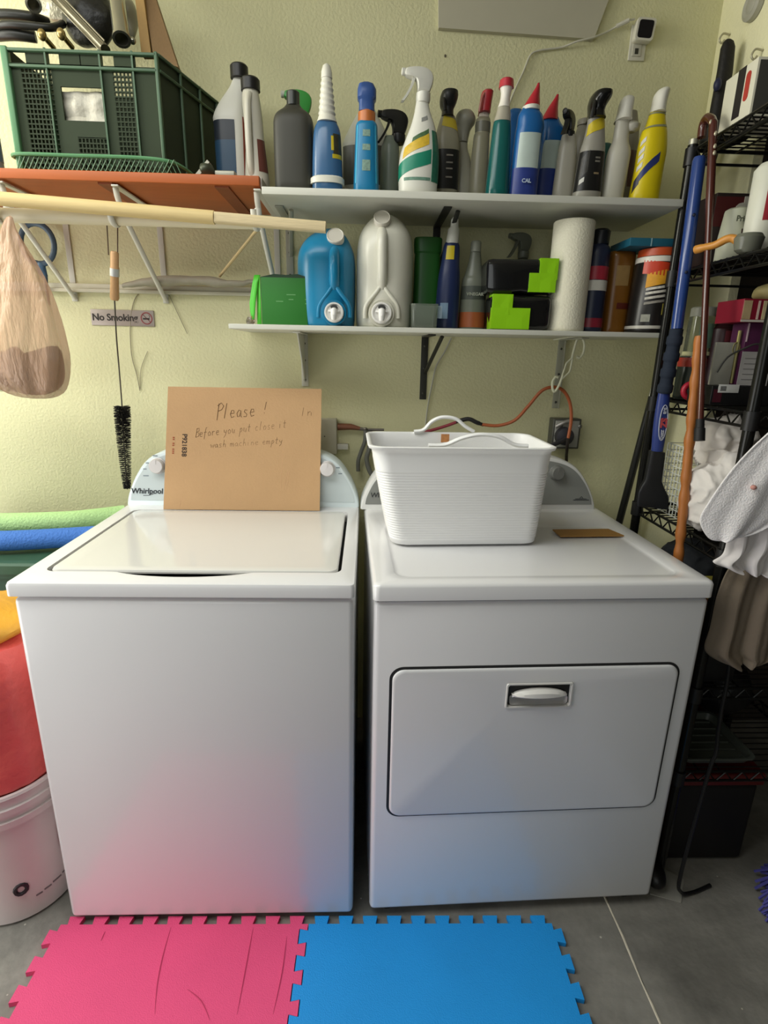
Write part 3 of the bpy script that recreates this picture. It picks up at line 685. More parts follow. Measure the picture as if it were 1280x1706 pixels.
        m = MB(); m.loops([[W(u, r*math.cos(a), .0465+r*math.sin(a)) for a in [2*PI*k/14 for k in range(14)]] for r, u in ((.0065, .034), (.0065, .044), (.004, .045))]); m.build('nozzle', mat2 or mat, s.root)
        lv = smooth_path([(.020, .037, 0), (.024, .024, 0), (.033, .008, 0), (.042, -.004, 0)], 4)
        m = MB(); m.loops([[W(p.x+a, b_, p.y) for a, b_ in ((-.0025, -.006), (.0025, -.006), (.0025, .006), (-.0025, .006))] for p in lv]); m.build('trigger_lever', mat, s.root)
GU = 'cleaning bottles on the upper shelf'; ZO = 1.7834
def B(label, px, Y, group=GU, zb=ZU, name='spray_bottle', cat='bottle', pyb=None, **k):
    return Bot(name, label, cat, px, pyb or (318 if zb == ZU else 304 if zb == ZO else 547), Y, zb, group, **k)
def P_(h, **k): return M(h, k.pop('rough', .35), **k)
WP = P_('d9d8cc', var=.02, rough=.4); BK = P_('1b1b1a', rough=.4)
# 1 white jug with black cap
b = B('white jug with black cap and navy label beside the green crate', 390, .66, zb=ZO, name='cleaner_jug', ratio=.75, n=2.6)
b.body([(129, 8, 16), (148, 13, 13), (175, 22, 5), (197, 27, 0), (215, 27, 0), (300, 26, 0)], WP)
b.part([(108, 12, 17), (111, 14, 17), (131, 14, 17)], BK, 'cap', k=1)
b.band(207, 240, P_('2a3038'), a0=190, a1=285); b.band(240, 296, P_('2c4a63'), a0=190, a1=285, name='lower_label'); b.band(200, 300, P_('8a4030'), a0=318, a1=355, name='side_label')
# 2 beige bottle with front handle
b = B('slim beige bottle with black cap and front handle, beside the white jug', 425, .61, zb=ZO, name='cleaner_bottle', ratio=.9)
b.body([(150, 12, -1), (165, 14, -1), (195, 15, 1), (235, 15, 3), (300, 20, 4)], P_('cfcbb9', var=.03))
b.part([(131, 13, -1), (134, 15, -1), (152, 15, -1)], BK, 'cap', k=1)
m = MB(); m.tube(smooth_path([(b.X-2*b.u, b.Y-.016, b.z(160)), (b.X-4*b.u, b.Y-.026, b.z(180)), (b.X-4*b.u, b.Y-.030, b.z(235)), (b.X-3*b.u, b.Y-.027, b.z(280)), (b.X-1*b.u, b.Y-.020, b.z(296))], 5), .009, 10, flat=.9); m.build('handle', P_('cfcbb9', var=.03), b.root)
b.band(236, 290, P_('6b3f35'), a0=290, a1=350)
# 4 translucent sprayer with green head
b = B('pale sprayer with a bright green head behind the dark bottle', 511, .70, ratio=.7, n=2.6)
b.body([(205, 10), (216, 13), (235, 26), (250, 28), (316, 28)], P_('b9b9ab', trans=.3)); b.band(226, 310, P_('4a4038'), a0=275, a1=350)
b.trigger(203, P_('3f9a44'), theta=8, size=1.28, dx=-4, mat2=P_('c5c6b8'))
# 3 dark square bottle
b = B('dark olive square shouldered bottle with dark screw cap', 492, .575, name='cleaner_bottle', ratio=.7, n=3.4)
b.body([(176, 11), (183, 16), (192, 26), (203, 31), (225, 32), (308, 32)], P_('3a3930', var=.08, rough=.5))
b.part([(153, 9), (155, 10.5), (177, 10.5)], P_('2c302a'), 'cap', k=1)
# 5 blue with white ribbed nozzle
b = B('blue window cleaner bottle with tall ribbed white nozzle and white foot', 546, .555, ratio=.75, n=2.5)
b.body([(204, 15), (212, 19), (225, 22), (260, 24), (298, 25)], P_('4a78a6', trans=.35, rough=.2))
rb = [(107, 3), (110, 6), (120, 8.5), (131, 9), (132, 8)]+[x for i in range(6) for x in ((136+i*10, 8.5+i*.75), (140+i*10, 10+i*.8), (144+i*10, 8.8+i*.8))]+[(196, 14), (205, 16.5)]
b.part(rb, P_('dedccd', var=.02), 'nozzle', k=1); b.part([(297, 25), (300, 28), (309, 28)], P_('dedccd'), 'foot', k=1, ratio=.75, n=2.5)
b.band(228, 262, P_('3d3c2c', var=.5, scale=120), a0=292, a1=345); b.band(262, 269, P_('c9b52a'), a0=288, a1=345, name='yellow_stripe'); b.band(232, 256, P_('c9b52a'), a0=284, a1=294, name='yellow_stripe')
# 7 big translucent jug behind
b = B('wide translucent white jug behind the teal bottle with the blue head', 611, .715, name='cleaner_jug', ratio=.6, n=2.6)
b.body([(183, 12), (200, 21), (225, 33), (243, 40), (256, 40), (312, 40)], P_('c9cabd', trans=.15)); b.band(250, 314, P_('5b5d55', var=.3, scale=40), a0=200, a1=340)
# 6 teal bottle with blue head
b = B('narrow teal bottle with an orange collar and a deep blue nozzle', 610, .555, ratio=.9, n=2.8)
b.body([(204, 13), (210, 17), (225, 18), (312, 21)], P_('1b7fae', trans=.1, var=.12)); b.part([(186, 12), (189, 14), (206, 14), (208, 12)], P_('c0713a'), 'collar', k=1)
b.part([(138, 5, -1), (143, 12, -1), (152, 15, 0), (166, 15, 0), (170, 12.5, 0), (188, 12.5, 0)], P_('31508a', var=.1), 'nozzle', k=1, n=3.5)
for y0, y1 in ((222, 233), (246, 256), (272, 290)): b.band(y0, y1, P_('7d9a8c', var=.5, scale=200), a0=258, a1=282)
b.band(214, 310, P_('3aa3c6'), a0=312, a1=324, name='edge_stripe'); b.band(214, 310, P_('3aa3c6'), a0=216, a1=228, name='edge_stripe')
# 8 clear bottle with black head
b = B('small clear grey bottle with a black trigger head pointing left', 649, .635, ratio=.9)
b.body([(228, 9), (238, 12), (252, 15), (312, 16)], P_('8f9a8c', trans=.4)); b.trigger(236, P_('1d1d1c'), theta=10, size=1.28, dx=13)
MB().ball((b.X+2*b.u, b.Y-.013, b.z(251)), .004, 10, 6).build('white_tip', P_('e8e8e4'), b.root)
# 9 white sprayer with green label
b = B('white sprayer with a yellow and green slanted label', 697, .555, ratio=.72, n=2.3)
b.body([(169, 10, 2), (178, 11, 2), (192, 14, 3), (212, 20, 4), (238, 27, 2), (262, 32, 0), (290, 33, -1), (316, 32, -1)], P_('dfded2', var=.02))
b.band(268, 292, P_('1d8468'), a0=186, a1=300, slant=-26); b.band(240, 259, P_('d9b63a', var=.25, scale=150), a0=215, a1=292, slant=-24, name='yellow_label')
b.band(222, 308, P_('2c7058', var=.45, scale=120), a0=305, a1=352, name='side_label'); b.band(199, 206, P_('8d8f8a', var=.4, scale=200), a0=262, a1=290, slant=-5, name='emblem'); b.band(228, 236, P_('4b6a45', var=.5, scale=200), a0=240, a1=290, slant=-16, name='small_print'); b.band(302, 307, P_('6b8f7c', var=.5, scale=200), a0=225, a1=300, name='small_print')
b.trigger(168, P_('dcdbcf', var=.02), theta=6, size=1.24, dx=3)
tmx = text_mb('Scrub', .017, frame_m((b.X-.010, b.Y-.0268, b.z(250)), (1, -.16, .30), (-.2, 0, 1)), offset=.0006); tmx.build('lettering', P_('2a2a20'), b.root, smooth=False)
# 10 grey bottle with black label and black head
b = B('grey bottle with a black label, yellow neck and black head behind the white sprayer', 741, .63, ratio=.7, n=2.4)
b.body([(194, 11), (205, 14), (228, 19), (250, 21), (316, 21)], P_('8c8874')); b.band(253, 318, P_('1b1a18'), a0=180, a1=360); b.band(199, 217, P_('b9a531'), a0=235, a1=330, slant=8, name='yellow_label')
for y in (262, 274, 284, 298): b.band(y, y+2.5, P_('8b867c'), a0=268, a1=292, name='small_print')
b.part([(152, 7, 2), (156, 13, 1), (166, 14, 0), (176, 12, -1), (184, 9, -1), (196, 10, -1)], BK, 'spray_head', k=2, n=2.6, ratio=1.5)
m = MB(); m.tube(smooth_path([(b.X-8*b.u, b.Y-.02, b.z(166)), (b.X-9*b.u, b.Y-.03, b.z(180)), (b.X-7*b.u, b.Y-.03, b.z(192))], 4), .0045, 8); m.build('trigger_lever', BK, b.root)
# 11 grey translucent
b = B('frosted grey bottle with a rounded grey head, between black and red heads', 769, .67, ratio=.8)
b.body([(236, 8, -2), (250, 9, -2), (270, 13, 0), (316, 19, 2)], P_('a9a695', trans=.15)); b.part([(184, 4), (187, 11), (196, 16), (206, 16), (218, 11, -2), (238, 8, -2)], P_('9d9b8c', trans=.1), 'spray_head', k=2, ratio=1.2)
# 12 clear with red head
b = B('clear slim bottle with a small red trigger head', 797, .65, ratio=.9)
b.body([(196, 9, 2), (203, 12, 1), (225, 12, 1), (232, 13, 0), (316, 16, -1)], P_('aaa68e', trans=.35)); b.part([(152, 6, 6), (156, 9, 5), (175, 9, 3), (190, 9, 2)], P_('a5262e'), 'spray_head', k=1, n=3, ratio=1.7)
b.part([(188, 8, 2), (198, 9, 2)], P_('cfc6b8'), 'collar', k=1)
m = MB(); m.tube(smooth_path([(b.X-1*b.u, b.Y-.02, b.z(160)), (b.X-6*b.u, b.Y-.028, b.z(172)), (b.X-9*b.u, b.Y-.028, b.z(194))], 4), .003, 8); m.build('trigger_lever', P_('b06a60'), b.root)
b.band(205, 222, P_('6b6a5c', var=.3), a0=190, a1=350, name='neck_band')
# 13 teal with white neck and red cap
b = B('teal green bottle with a white neck and a flat red cap', 828, .555, ratio=.9, n=2.4)
b.body([(178, 9, 2), (190, 11, 2), (203, 13, 1), (222, 15, 1), (318, 19, 0)], P_('1c6a66', trans=.25, var=.1, rough=.2)); b.part([(147, 10, 4), (156, 8, 4), (170, 8, 3), (180, 10, 2)], P_('e9e4d8', var=.02), 'neck', k=2)
b.part([(132, 9, 4), (134, 11, 4), (147, 12, 4)], P_('b8303c'), 'cap', k=1, seg=10); b.band(180, 204, P_('a9a493', var=.3), a0=0, a1=360, name='clear_shoulder')
# 15 / 14 / 16 blue gel bottles with red cone caps
def gel(label, px, Y, rows, cone, lab, deep):
    b = B(label, px, Y, ratio=.7, n=2.4, name='gel_bottle')
    b.body(rows, P_('1e5f9c', rough=.25, var=.1))
    if cone: b.part(cone, P_('ad2531', var=.05), 'cap', k=2)
    if lab: b.band(lab[0], lab[1], P_('b9c8c0', var=.12, scale=30), a0=225, a1=318); b.band(lab[1], lab[1]+45, P_('2b3c80', var=.2, scale=40), a0=200, a1=340, name='lower_label')
    return b
gel('bright blue bottle without visible cap behind the two red coned ones', 850, .67, [(183, 9), (192, 16), (205, 18), (318, 20)], None, None, 0)
b = gel('blue gel bottle with red cone cap, the one with the white panel', 871, .55, [(180, 12, 2), (187, 16, 2), (195, 20, 3), (212, 22, 4), (232, 22, 2), (318, 23, 0)], [(138, 1.6, 12), (146, 3.5, 11), (158, 7, 8), (176, 12.5, 4), (180, 12.5, 3)], (226, 284), 0)
b.part([(177, 12, 4), (179, 14, 3), (185, 14, 3)], P_('d8d8cc'), 'collar', k=1)
tmx = text_mb('CAL', .0125, frame_m((b.X, b.Y-.0300, b.z(307)), (1, 0, 0), (0, 0, 1)), offset=.0004); tmx.build('lettering', P_('b9c8d8'), b.root, smooth=False)
b = gel('blue gel bottle with bent neck and darker red cone cap standing further back', 907, .625, [(196, 12, 0), (206, 15, 2), (218, 19, 6), (236, 19, 6), (250, 17, 2), (318, 18, 0)], [(157, 1.6, 8), (166, 4, 6), (180, 8, 2), (202, 14, -2)], (238, 284), 0)
# 21 clear behind
b = B('clear bottle half hidden behind the black and yellow labelled sprayer', 962, .71, ratio=.8)
b.body([(208, 9), (220, 12), (235, 16), (316, 18)], P_('9b978a', trans=.3)); b.part([(200, 10), (203, 11), (210, 11)], P_('8a867a'), 'cap', k=1)
b = B('teal bottle almost hidden behind the frosted white sprayer', 1000, .70, ratio=.8)
b.body([(240, 9), (252, 15), (316, 17)], P_('2f615a', trans=.2))
b = B('pale bottle with dark red label behind the frosted white sprayer', 1035, .71, ratio=.8, name='cleaner_bottle')
b.body([(186, 10), (196, 12), (210, 15), (222, 17), (316, 24)], P_('8d8878', trans=.2)); b.band(255, 316, P_('573d35', var=.3, scale=60), a0=270, a1=350)
# 17
b = B('squat frosted bottle with a black head, next to the blue gel bottles', 938, .59, ratio=.75, n=2.4)
b.body([(226, 11, 1), (240, 13, 1), (256, 15, 1), (320, 17, 0)], P_('b9b5a6', trans=.12, var=.04)); b.trigger(229, BK, theta=52, size=1.0, dx=1)
# 18
b = B('grey sprayer with black label, slanted yellow neck stripe and glossy black head', 978, .552, ratio=.75, n=2.4)
b.body([(198, 13, 2), (212, 14, 3), (235, 17, 3), (256, 20, 2), (324, 23, 0)], P_('98958a', var=.05)); b.band(256, 322, P_('171716'), a0=180, a1=360); b.band(202, 222, P_('cdb82c'), a0=200, a1=335, slant=-18, name='yellow_label')
b.part([(153, 8, 9), (157, 14, 7), (166, 15, 5), (176, 13, 2), (188, 11, 1), (200, 13, 2)], P_('151514', rough=.2), 'spray_head', k=2, n=2.6, ratio=1.6)
m = MB(); m.tube(smooth_path([(b.X-5*b.u, b.Y-.02, b.z(172)), (b.X-10*b.u, b.Y-.03, b.z(186)), (b.X-12*b.u, b.Y-.028, b.z(204))], 4), .0045, 8); m.build('trigger_lever', BK, b.root)
for y, c in ((266, '77746a'), (272, '77746a'), (292, '8c7a5c')): b.band(y, y+3, P_(c), a0=272, a1=292, name='small_print')
b.band(302, 310, P_('c9c9c0'), a0=215, a1=240, slant=-5, name='white_mark'); b.band(262, 298, P_('3b3a36', var=.6, scale=90), a0=205, a1=250, slant=-14, name='picture')
# 19
b = B('frosted white bottle with a white head, beside the yellow bottle', 1021, .556, ratio=.75, n=2.2)
b.body([(200, 11, 3), (215, 12, 3), (236, 13, 3), (252, 18, 3), (270, 19, 2), (325, 18, 0)], P_('c9c6b6', trans=.05, var=.03)); b.part([(162, 6, 6), (166, 9, 6), (176, 10, 5), (190, 10, 4), (202, 12, 3)], P_('d9d7ca', var=.02), 'spray_head', k=2, ratio=1.5, n=2.6)
b.part([(204, 9, 18), (208, 12, 20), (216, 11, 20), (220, 7, 18)], P_('a9a698'), 'side_lever', k=1)
# 20
b = B('yellow bottle with a white nozzle and navy swoosh at the shelf end', 1074, .55, ratio=.75, n=2.3)
b.body([(188, 12, 4), (200, 14, 4), (214, 17, 4), (222, 20, 3), (250, 23, 3), (285, 23, 2), (326, 24, 0)], P_('d8c313', var=.05)); b.part([(147, 5, 11), (151, 9, 9), (160, 10.5, 6), (172, 10.5, 5), (187, 11, 4), (189, 12, 4)], P_('dfddd0', var=.02), 'nozzle', k=2, ratio=1.4)
b.band(212, 216, P_('8d8f6e', var=.3), a0=180, a1=360, slant=-6, name='neck_line'); b.band(190, 193, P_('8d8f6e'), a0=180, a1=360, name='neck_line')
b.band(276, 292, P_('28346a'), a0=215, a1=285, slant=-36); b.band(298, 318, P_('2a2a3c'), a0=192, a1=222, slant=-14, name='dark_patch')
for y in (236, 252, 264, 278): b.band(y, y+8, P_('cfcfc8', var=.3, scale=100), a0=196, a1=224, slant=-8, name='print_block')

# ------------------------------------------------------------------ lower shelf
GLs = 'things on the lower shelf'
def jug(label, px, Y, hue, rows, capc, hx, hy0, hy1, tap, rec):
    b = Bot('detergent_jug', label, 'jug', px, 545, Y, ZL, 'tapped detergent jugs on the lower shelf', ratio=1.3, n=3.0)
    mt = P_(hue, rough=.28, var=.04); b.body(rows, mt, n=2.7)
    fy = lambda px_, py, d=0.: None
    yF = b.Y-rows[-2][1]*b.u*1.3      # front of the jug
    # filler cap facing out at the top
    q = at(capc[0], capc[1], 'Y', yF+.02); R_ = capc[2]*scl(q)
    axis = Vector((0, -.86, .5)).normalized(); fm = frame_m(q, (1, 0, 0), axis.cross(Vector((1, 0, 0))))
    m = MB(); st = len(m.v); m.loft([(0, 0, -.030, R_*.86, R_*.86), (0, 0, -.012, R_*.9, R_*.9), (0, 0, -.011, R_, R_), (0, 0, .004, R_, R_), (0, 0, .006, R_*.93, R_*.93), (0, 0, .0045, R_*.86, R_*.86)], 30); m.xf(fm, st); m.build('filler_cap', P_('d5d0c2', var=.03), b.root)
    m = MB(); st = len(m.v); m.loft([(0, 0, -.10, R_*1.25, R_*1.2), (0, 0, -.045, R_*1.05, R_*1.05), (0, 0, -.022, R_*.88, R_*.88)], 24); m.xf(fm, st); m.build('filler_neck', mt, b.root)
    # upright handle in front with its two hollows
    pts = [at(hx+dx, y, 'Y', yF+dy) for dx, y, dy in ((0, hy0, .050), (0, hy0+8, .018), (0, hy0+22, -.002), (0, hy1-26, -.006), (0, hy1-8, .004), (0, hy1+8, .022))]
    m = MB(); pp = smooth_path(pts, 5); m.tube(pp, [.0135+.004*abs(2*i/(len(pp)-1)-1)**3 for i in range(len(pp))], 14); m.build('handle', mt, b.root)
    for sgn in ():
        m = MB(); rw = rec*scl(pts[2]); c = at(hx+sgn*rec*1.25, (hy0+hy1)/2+2, 'Y', yF+.012)
        ang = [2*PI*k/26 for k in range(26)]; hz = (hy1-hy0)*.47*scl(c)
        m.tube([(c.x+rw*.85*math.cos(a), c.y+.002+.012*abs(math.cos(a)), c.z+hz*math.sin(a)) for a in ang], .0042, 8, closed=True); m.build('hollow_rim', mt, b.root)
    # tap collar and spigot
    q = at(tap[0], tap[1], 'Y', yF-.004); R_ = tap[2]*scl(q)
    fm = frame_m(q, (1, 0, 0), (0, .06, 1))
    def disc(name, rr, mat):
        m = MB(); m.loft([(0, 0, z, r, r) for z, r in rr], 32); m.xf(fm); return m.build(name, mat, b.root)
    disc('tap_collar', [(-.03, R_*1.30), (-.002, R_*1.28), (.002, R_*1.22), (.0, R_*1.1), (-.001, R_*1.05)], mt)
    disc('tap', [(-.004, R_), (.008, R_), (.010, R_*.94), (.0095, R_*.82), (.006, R_*.78)], P_('e4e2dc', var=.02))
    m = MB(); m.tube([Vector((0, R_*.15, .006)), Vector((0, R_*.10, .018)), Vector((0, -R_*.35, .022)), Vector((0, -R_*.72, .018))], [R_*.36, R_*.34, R_*.30, R_*.26], 12); m.box((-R_*.6, R_*.02, .005), (R_*.6, R_*.22, .012), .001); m.xf(fm); m.build('spigot', P_('eceae4', var=.02), b.root)
    m = MB(); m.loft([(0, R_*.52, .0062, R_*.36, R_*.2), (0, R_*.52, .0112, R_*.36, R_*.2)], 18); m.xf(fm); m.build('tap_opening', P_('3a3a38'), b.root)
    # ridges curving from the handle foot round the tap
    for sgn in (-1, 1):
        m = MB(); m.tube(smooth_path([at(hx, hy1-6, 'Y', yF+.004), at(hx+sgn*9, hy1+8, 'Y', yF+.002), at(tap[0]+sgn*(tap[2]*1.5), tap[1]-tap[2]*.8, 'Y', yF+.003), at(tap[0]+sgn*(tap[2]*1.65), tap[1]+tap[2]*.5, 'Y', yF+.004)], 5), .0058, 10); m.build('ridge', mt, b.root)
    return b
jug('blue detergent jug with a tap and pink grey filler cap', 546, .635, '1b7fa8', [(384, 12, 8), (394, 26, 4), (410, 38, 1), (432, 45, 0), (470, 46, 0), (530, 45, 0), (545, 43, 0)], (559, 394, 14.5), 557, 410, 478, (557, 521, 16), 15)
jug('large white detergent jug with a tap between the blue jug and the green bottle', 639, .635, 'd6d4c4', [(362, 14, 0), (372, 26, 0), (388, 37, 0), (408, 43, 0), (440, 45, 0), (530, 45, 0), (546, 43, 0)], (637, 364, 14), 637, 380, 478, (636, 522, 17), 18)
# green carton
gc = thing('green_carton', 'torn green carton standing before the blue jug at the shelf end', 'carton', (.43, .57, ZL+.0004))
x0, x1 = at(437, 545, 'Y', .545).x, at(513, 545, 'Y', .545).x; zt = at(475, 462, 'Y', .545).z; zb = ZL+.0004
GD = M('2f7a2c', .45, var=.05); GB = M('54c63a', .4, var=.05)
MB().box((x0, .546, zb), (x1, .575, zt), .0015).build('box', GD, gc)
m = MB(); m.prism([(0, 0), (.3, .008), (.55, .006), (.8, .009), (1, .002), (1, -.006), (0, -.006)], lambda a, b_: (x0+(x1-x0)*a, .5462, zt+b_), lambda a, b_: (x0+(x1-x0)*a, .5475, zt+b_)); m.build('torn_flap', M('26402a', .6), gc, smooth=False)
a = [at(437, 460, 'Y', .545), at(437, 545, 'Y', .545)]
m = MB(); m.add([(x0-.001, .5455, zb), (x0-.014, .552, zb), (x0-.012, .560, zt+.001), (x0-.001, .5455, zt+.002)], [(0, 1, 2, 3)]); m.build('side_panel', GB, gc, solid=.0012)
m = MB(); rows = []
for y, xl, xr in ((458, 424, 434), (470, 421, 430), (488, 418, 428), (505, 416, 426), (520, 417, 425), (532, 420, 424)): rows.append((at(xl, y, 'Y', .552), at(xr, y, 'Y', .548)))
m = sheet(rows, 5, .001, 1); m.build('open_flap', GB, gc, solid=.0012)
m = MB(); m.ball(at(421, 528, 'Y', .556), (.004, .006, .006), 10, 6).jitter(.002, 200); m.build('torn_edge', M('8a5a3c', .7), gc)
m = MB()
for px, py, ww in ((485, 491, 15), (485, 499, 8), (466, 502, 12), (510, 499, 3), (510, 506, 3)):
    q = at(px, py, 'Y', .5455); m.box((q.x-ww*.0008, .5455, q.z-.0012), (q.x+ww*.0008, .5459, q.z+.0012))
m.build('small_print', M('6aa565', .6), gc, smooth=False)
m = MB(); m.ball((.395, .575, ZL+.0105), (.012, .010, .010), 12, 8).jitter(.006, 90); solo(m, 'plastic_scrap', CLEAR('c9bdae'), 'small crumpled scrap of clear plastic beside the green carton', 'scrap')
# green bottle
b = B('plain dark green bottle standing between the white jug and the navy sprayer', 708, .66, GLs, ZL, name='cleaner_bottle', ratio=.6, n=3.2)
b.body([(397, 21), (401, 22.5), (420, 22), (424, 20.5), (435, 21), (470, 21), (545, 22)], P_('2c6a2a', trans=.2, var=.06))
b.part([(440, 6), (460, 8), (500, 10), (540, 12)], P_('3c7a38', trans=.2), 'front_groove', k=1, ratio=1.1)
# small clear tub
tb = thing('plastic_tub', 'small clear open plastic tub at the front edge of the lower shelf', 'tub', at(708, 546, 'Y', .55))
tb.location.z = ZL+.0004; x0, x1 = at(684, 545, 'Y', .55).x, at(728, 545, 'Y', .55).x; zt = at(706, 507, 'Y', .55).z
def tl_(d, z, e=0): return [(x, y, z) for x, y in rrect(x1-x0-2*d+e, .055-2*d+e, .01, 5, (x0+x1)/2, .556)]
m = MB(); m.loops([tl_(.004, ZL+.0004), tl_(.002, ZL+.004), tl_(0, zt-.003), tl_(-.001, zt-.003), tl_(-.001, zt), tl_(.0015, zt), tl_(.0035, ZL+.005), tl_(.005, ZL+.003)]); m.build('tub', CLEAR('c9d2c4'), tb)
m = MB(); q = at(733, 520, 'Y', .545); m.box((q.x-.008, .5445, q.z-.016), (q.x+.006, .5455, q.z+.016)); solo(m, 'paper_tag', M('9fb4c4', .5, var=.2, scale=60), 'pale blue tag between the clear tub and the navy sprayer', 'tag')
# navy sprayer
b = B('navy bottle with white spray tip and yellow tag on the lower shelf', 744, .62, GLs, ZL, ratio=.8)
b.body([(404, 10, 2), (412, 13, 2), (440, 15, 1), (470, 18, 0), (545, 20, -1)], P_('232f55', var=.08)); b.part([(362, 3, 5), (366, 6, 5), (378, 6.5, 5), (382, 9, 4), (400, 10, 3), (406, 10, 2)], P_('d2d2c8'), 'spray_tip', k=1)
b.band(411, 434, P_('d0bb2e'), a0=232, a1=285, name='yellow_tag'); b.band(506, 532, P_('7f9ab2', var=.2), a0=228, a1=268)
# vinegar bottle
b = B('frosted vinegar bottle with an orange base band', 785, .64, GLs, ZL, name='vinegar_bottle', ratio=.8)
b.body([(418, 8), (440, 11), (460, 16), (475, 20), (545, 22)], P_('7c8071', trans=.2)); b.part([(402, 7), (405, 8.5), (420, 8.5)], P_('8a8d80'), 'cap', k=1)
b.band(478, 500, P_('4a4f47'), a0=195, a1=345); b.band(521, 546, P_('a0562f', var=.12), a0=190, a1=350, name='lower_label')
text_mb('VINEGAR', .0115, frame_m((b.X, b.Y-.0305, b.z(492)), (1, 0, 0), (0, 0, 1)), offset=.0003).build('lettering', P_('a5a898'), b.root, smooth=False)
# sprayer behind the packs
b = B('clear sprayer in shade behind the black and lime packs', 862, .73, GLs, ZL, ratio=.8)
b.body([(432, 9), (445, 18), (460, 22), (545, 24)], P_('6a6d60', trans=.3)); b.trigger(428, P_('6d7064', trans=.2), theta=15, size=1.15)
# two soft packs
def pack(label, px0, px1, py0, py1, Y0, dep, zb, lime, seed):
    p0_, p1_ = at(px0, py1, 'Y', Y0), at(px1, py0, 'Y', Y0); t = thing('bag_pack', label, 'pack', ((p0_.x+p1_.x)/2, Y0+dep/2, zb), 'black packs with lime wraps')
    zt_ = p1_.z; cx_ = (p0_.x+p1_.x)/2; hw_ = (p1_.x-p0_.x)/2
    def ring(x, k, g=0.):
        return [(x, Y0+dep/2+y*(1+g), (zb+zt_)/2+z*(1+g)) for y, z in rrect(dep*k, (zt_-zb)*k, .016*k, 5)]
    m = MB(); m.loops([ring(cx_+hw_*f, k) for f, k in ((-1, .62), (-.99, .80), (-.95, .92), (-.85, .98), (-.4, 1), (0, .985), (.4, 1), (.85, .98), (.95, .92), (.99, .8), (1, .62))]); 
    for i, v in enumerate(m.v): 
        d = NZ.noise_vector(v*34+Vector((seed, 0, 0)))*.0035; m.v[i] = Vector((v.x+d.x, v.y+d.y, max(zb+.0003, v.z+d.z)))
    m.build('pack', M('161616', .16, coat=.5, var=.1, name='glossy_film'), t)
    LM = M('93d21f', .25, var=.06, coat=.3)
    for f0, f1, z0, z1 in lime:
        m = MB(); zz = lambda a: zb+(zt_-zb)*a; xs = [cx_+hw_*f0, cx_+hw_*(f0*.6+f1*.4), cx_+hw_*(f0*.2+f1*.8), cx_+hw_*f1]
        m.loops([[(x, y, z) for y, z in ((Y0-.003+(i % 2)*.0008, zz(z0)), (Y0-.003+(i % 2)*.0008, zz((z0+z1)/2)-.001*(i % 2)), (Y0-.003, zz(z1)), (Y0+dep*.5, zz(z1)+.001), (Y0+dep*.5, zz(z0)))] for i, x in enumerate(xs)]); m.build('lime_wrap', LM, t, smooth=False)
    return t, zt_
_, zp = pack('lower glossy black pack with lime wrap on its left half', 817, 922, 492, 549, .535, .10, ZL+.0004, [(-.98, -.32, .42, 1.0), (-1.0, .28, .02, .62)], 1)
pack('upper glossy black pack with lime wrap on its right end', 810, 930, 432, 490, .54, .10, zp+.002, [(.50, 1.03, .42, 1.02), (.22, 1.0, .06, .60)], 7)
# paper towel roll
b = B('white paper towel roll standing on the lower shelf', 939, .585, GLs, ZL, name='paper_towel_roll', cat='paper towel', pyb=548)
b.body([(370, 31), (372, 32), (548, 32)], M('dcd8c2', .9, bump=.25, bscale=200, var=.02), k=1, name='roll')
m = MB(); zt = b.z(370); m.loft([(b.X, b.Y, zt+.0002, .018, .018), (b.X, b.Y, zt+.0015, .018, .018)], 24); m.build('core', M('a38d68', .8), b.root)
m = MB(); m.tube(smooth_path([at(962, 360, 'Y', .66), at(972, 366, 'Y', .65), at(982, 356, 'Y', .64), at(992, 358, 'Y', .64)], 5), .003, 8).tube(smooth_path([at(976, 366, 'Y', .65), at(980, 382, 'Y', .65), at(975, 400, 'Y', .65)], 5), .003, 8)
m.xf(Matrix.Translation((0, 0, 0))); solo(m, 'hanging_hook', M('b9b79c', .5), 'pale plastic hook hanging under the upper shelf behind the paper towel', 'hook')
# spray can navy red
b = B('navy spray can with red and white bands next to the paper towel', 980, .61, GLs, ZL, name='spray_can', cat='spray can')
b.body([(408, 13, 2), (416, 18, 2), (440, 20, 1), (546, 21, 0)], P_('23293f')); b.part([(382, 10, 4), (386, 14, 4), (408, 14, 3)], P_('17191f'), 'cap', k=1)
b.band(446, 468, P_('a52c3c'), name='red_band'); b.band(469, 486, P_('d2cfc4'), name='white_band'); b.band(531, 546, P_('8a2434'), name='red_foot')
# amber bottle
b = B('amber bottle with a faded label between the spray can and the wipes canister', 1020, .64, GLs, ZL, name='amber_bottle', n=2.6, ratio=.8)
b.body([(420, 18), (424, 21), (440, 22), (546, 21)], P_('8a5a1e', trans=.2, var=.1, rough=.25)); b.band(445, 478, P_('9a7a48', var=.2, scale=60), a0=245, a1=290); b.band(506, 516, P_('5a2418'), a0=262, a1=330, name='dark_label')
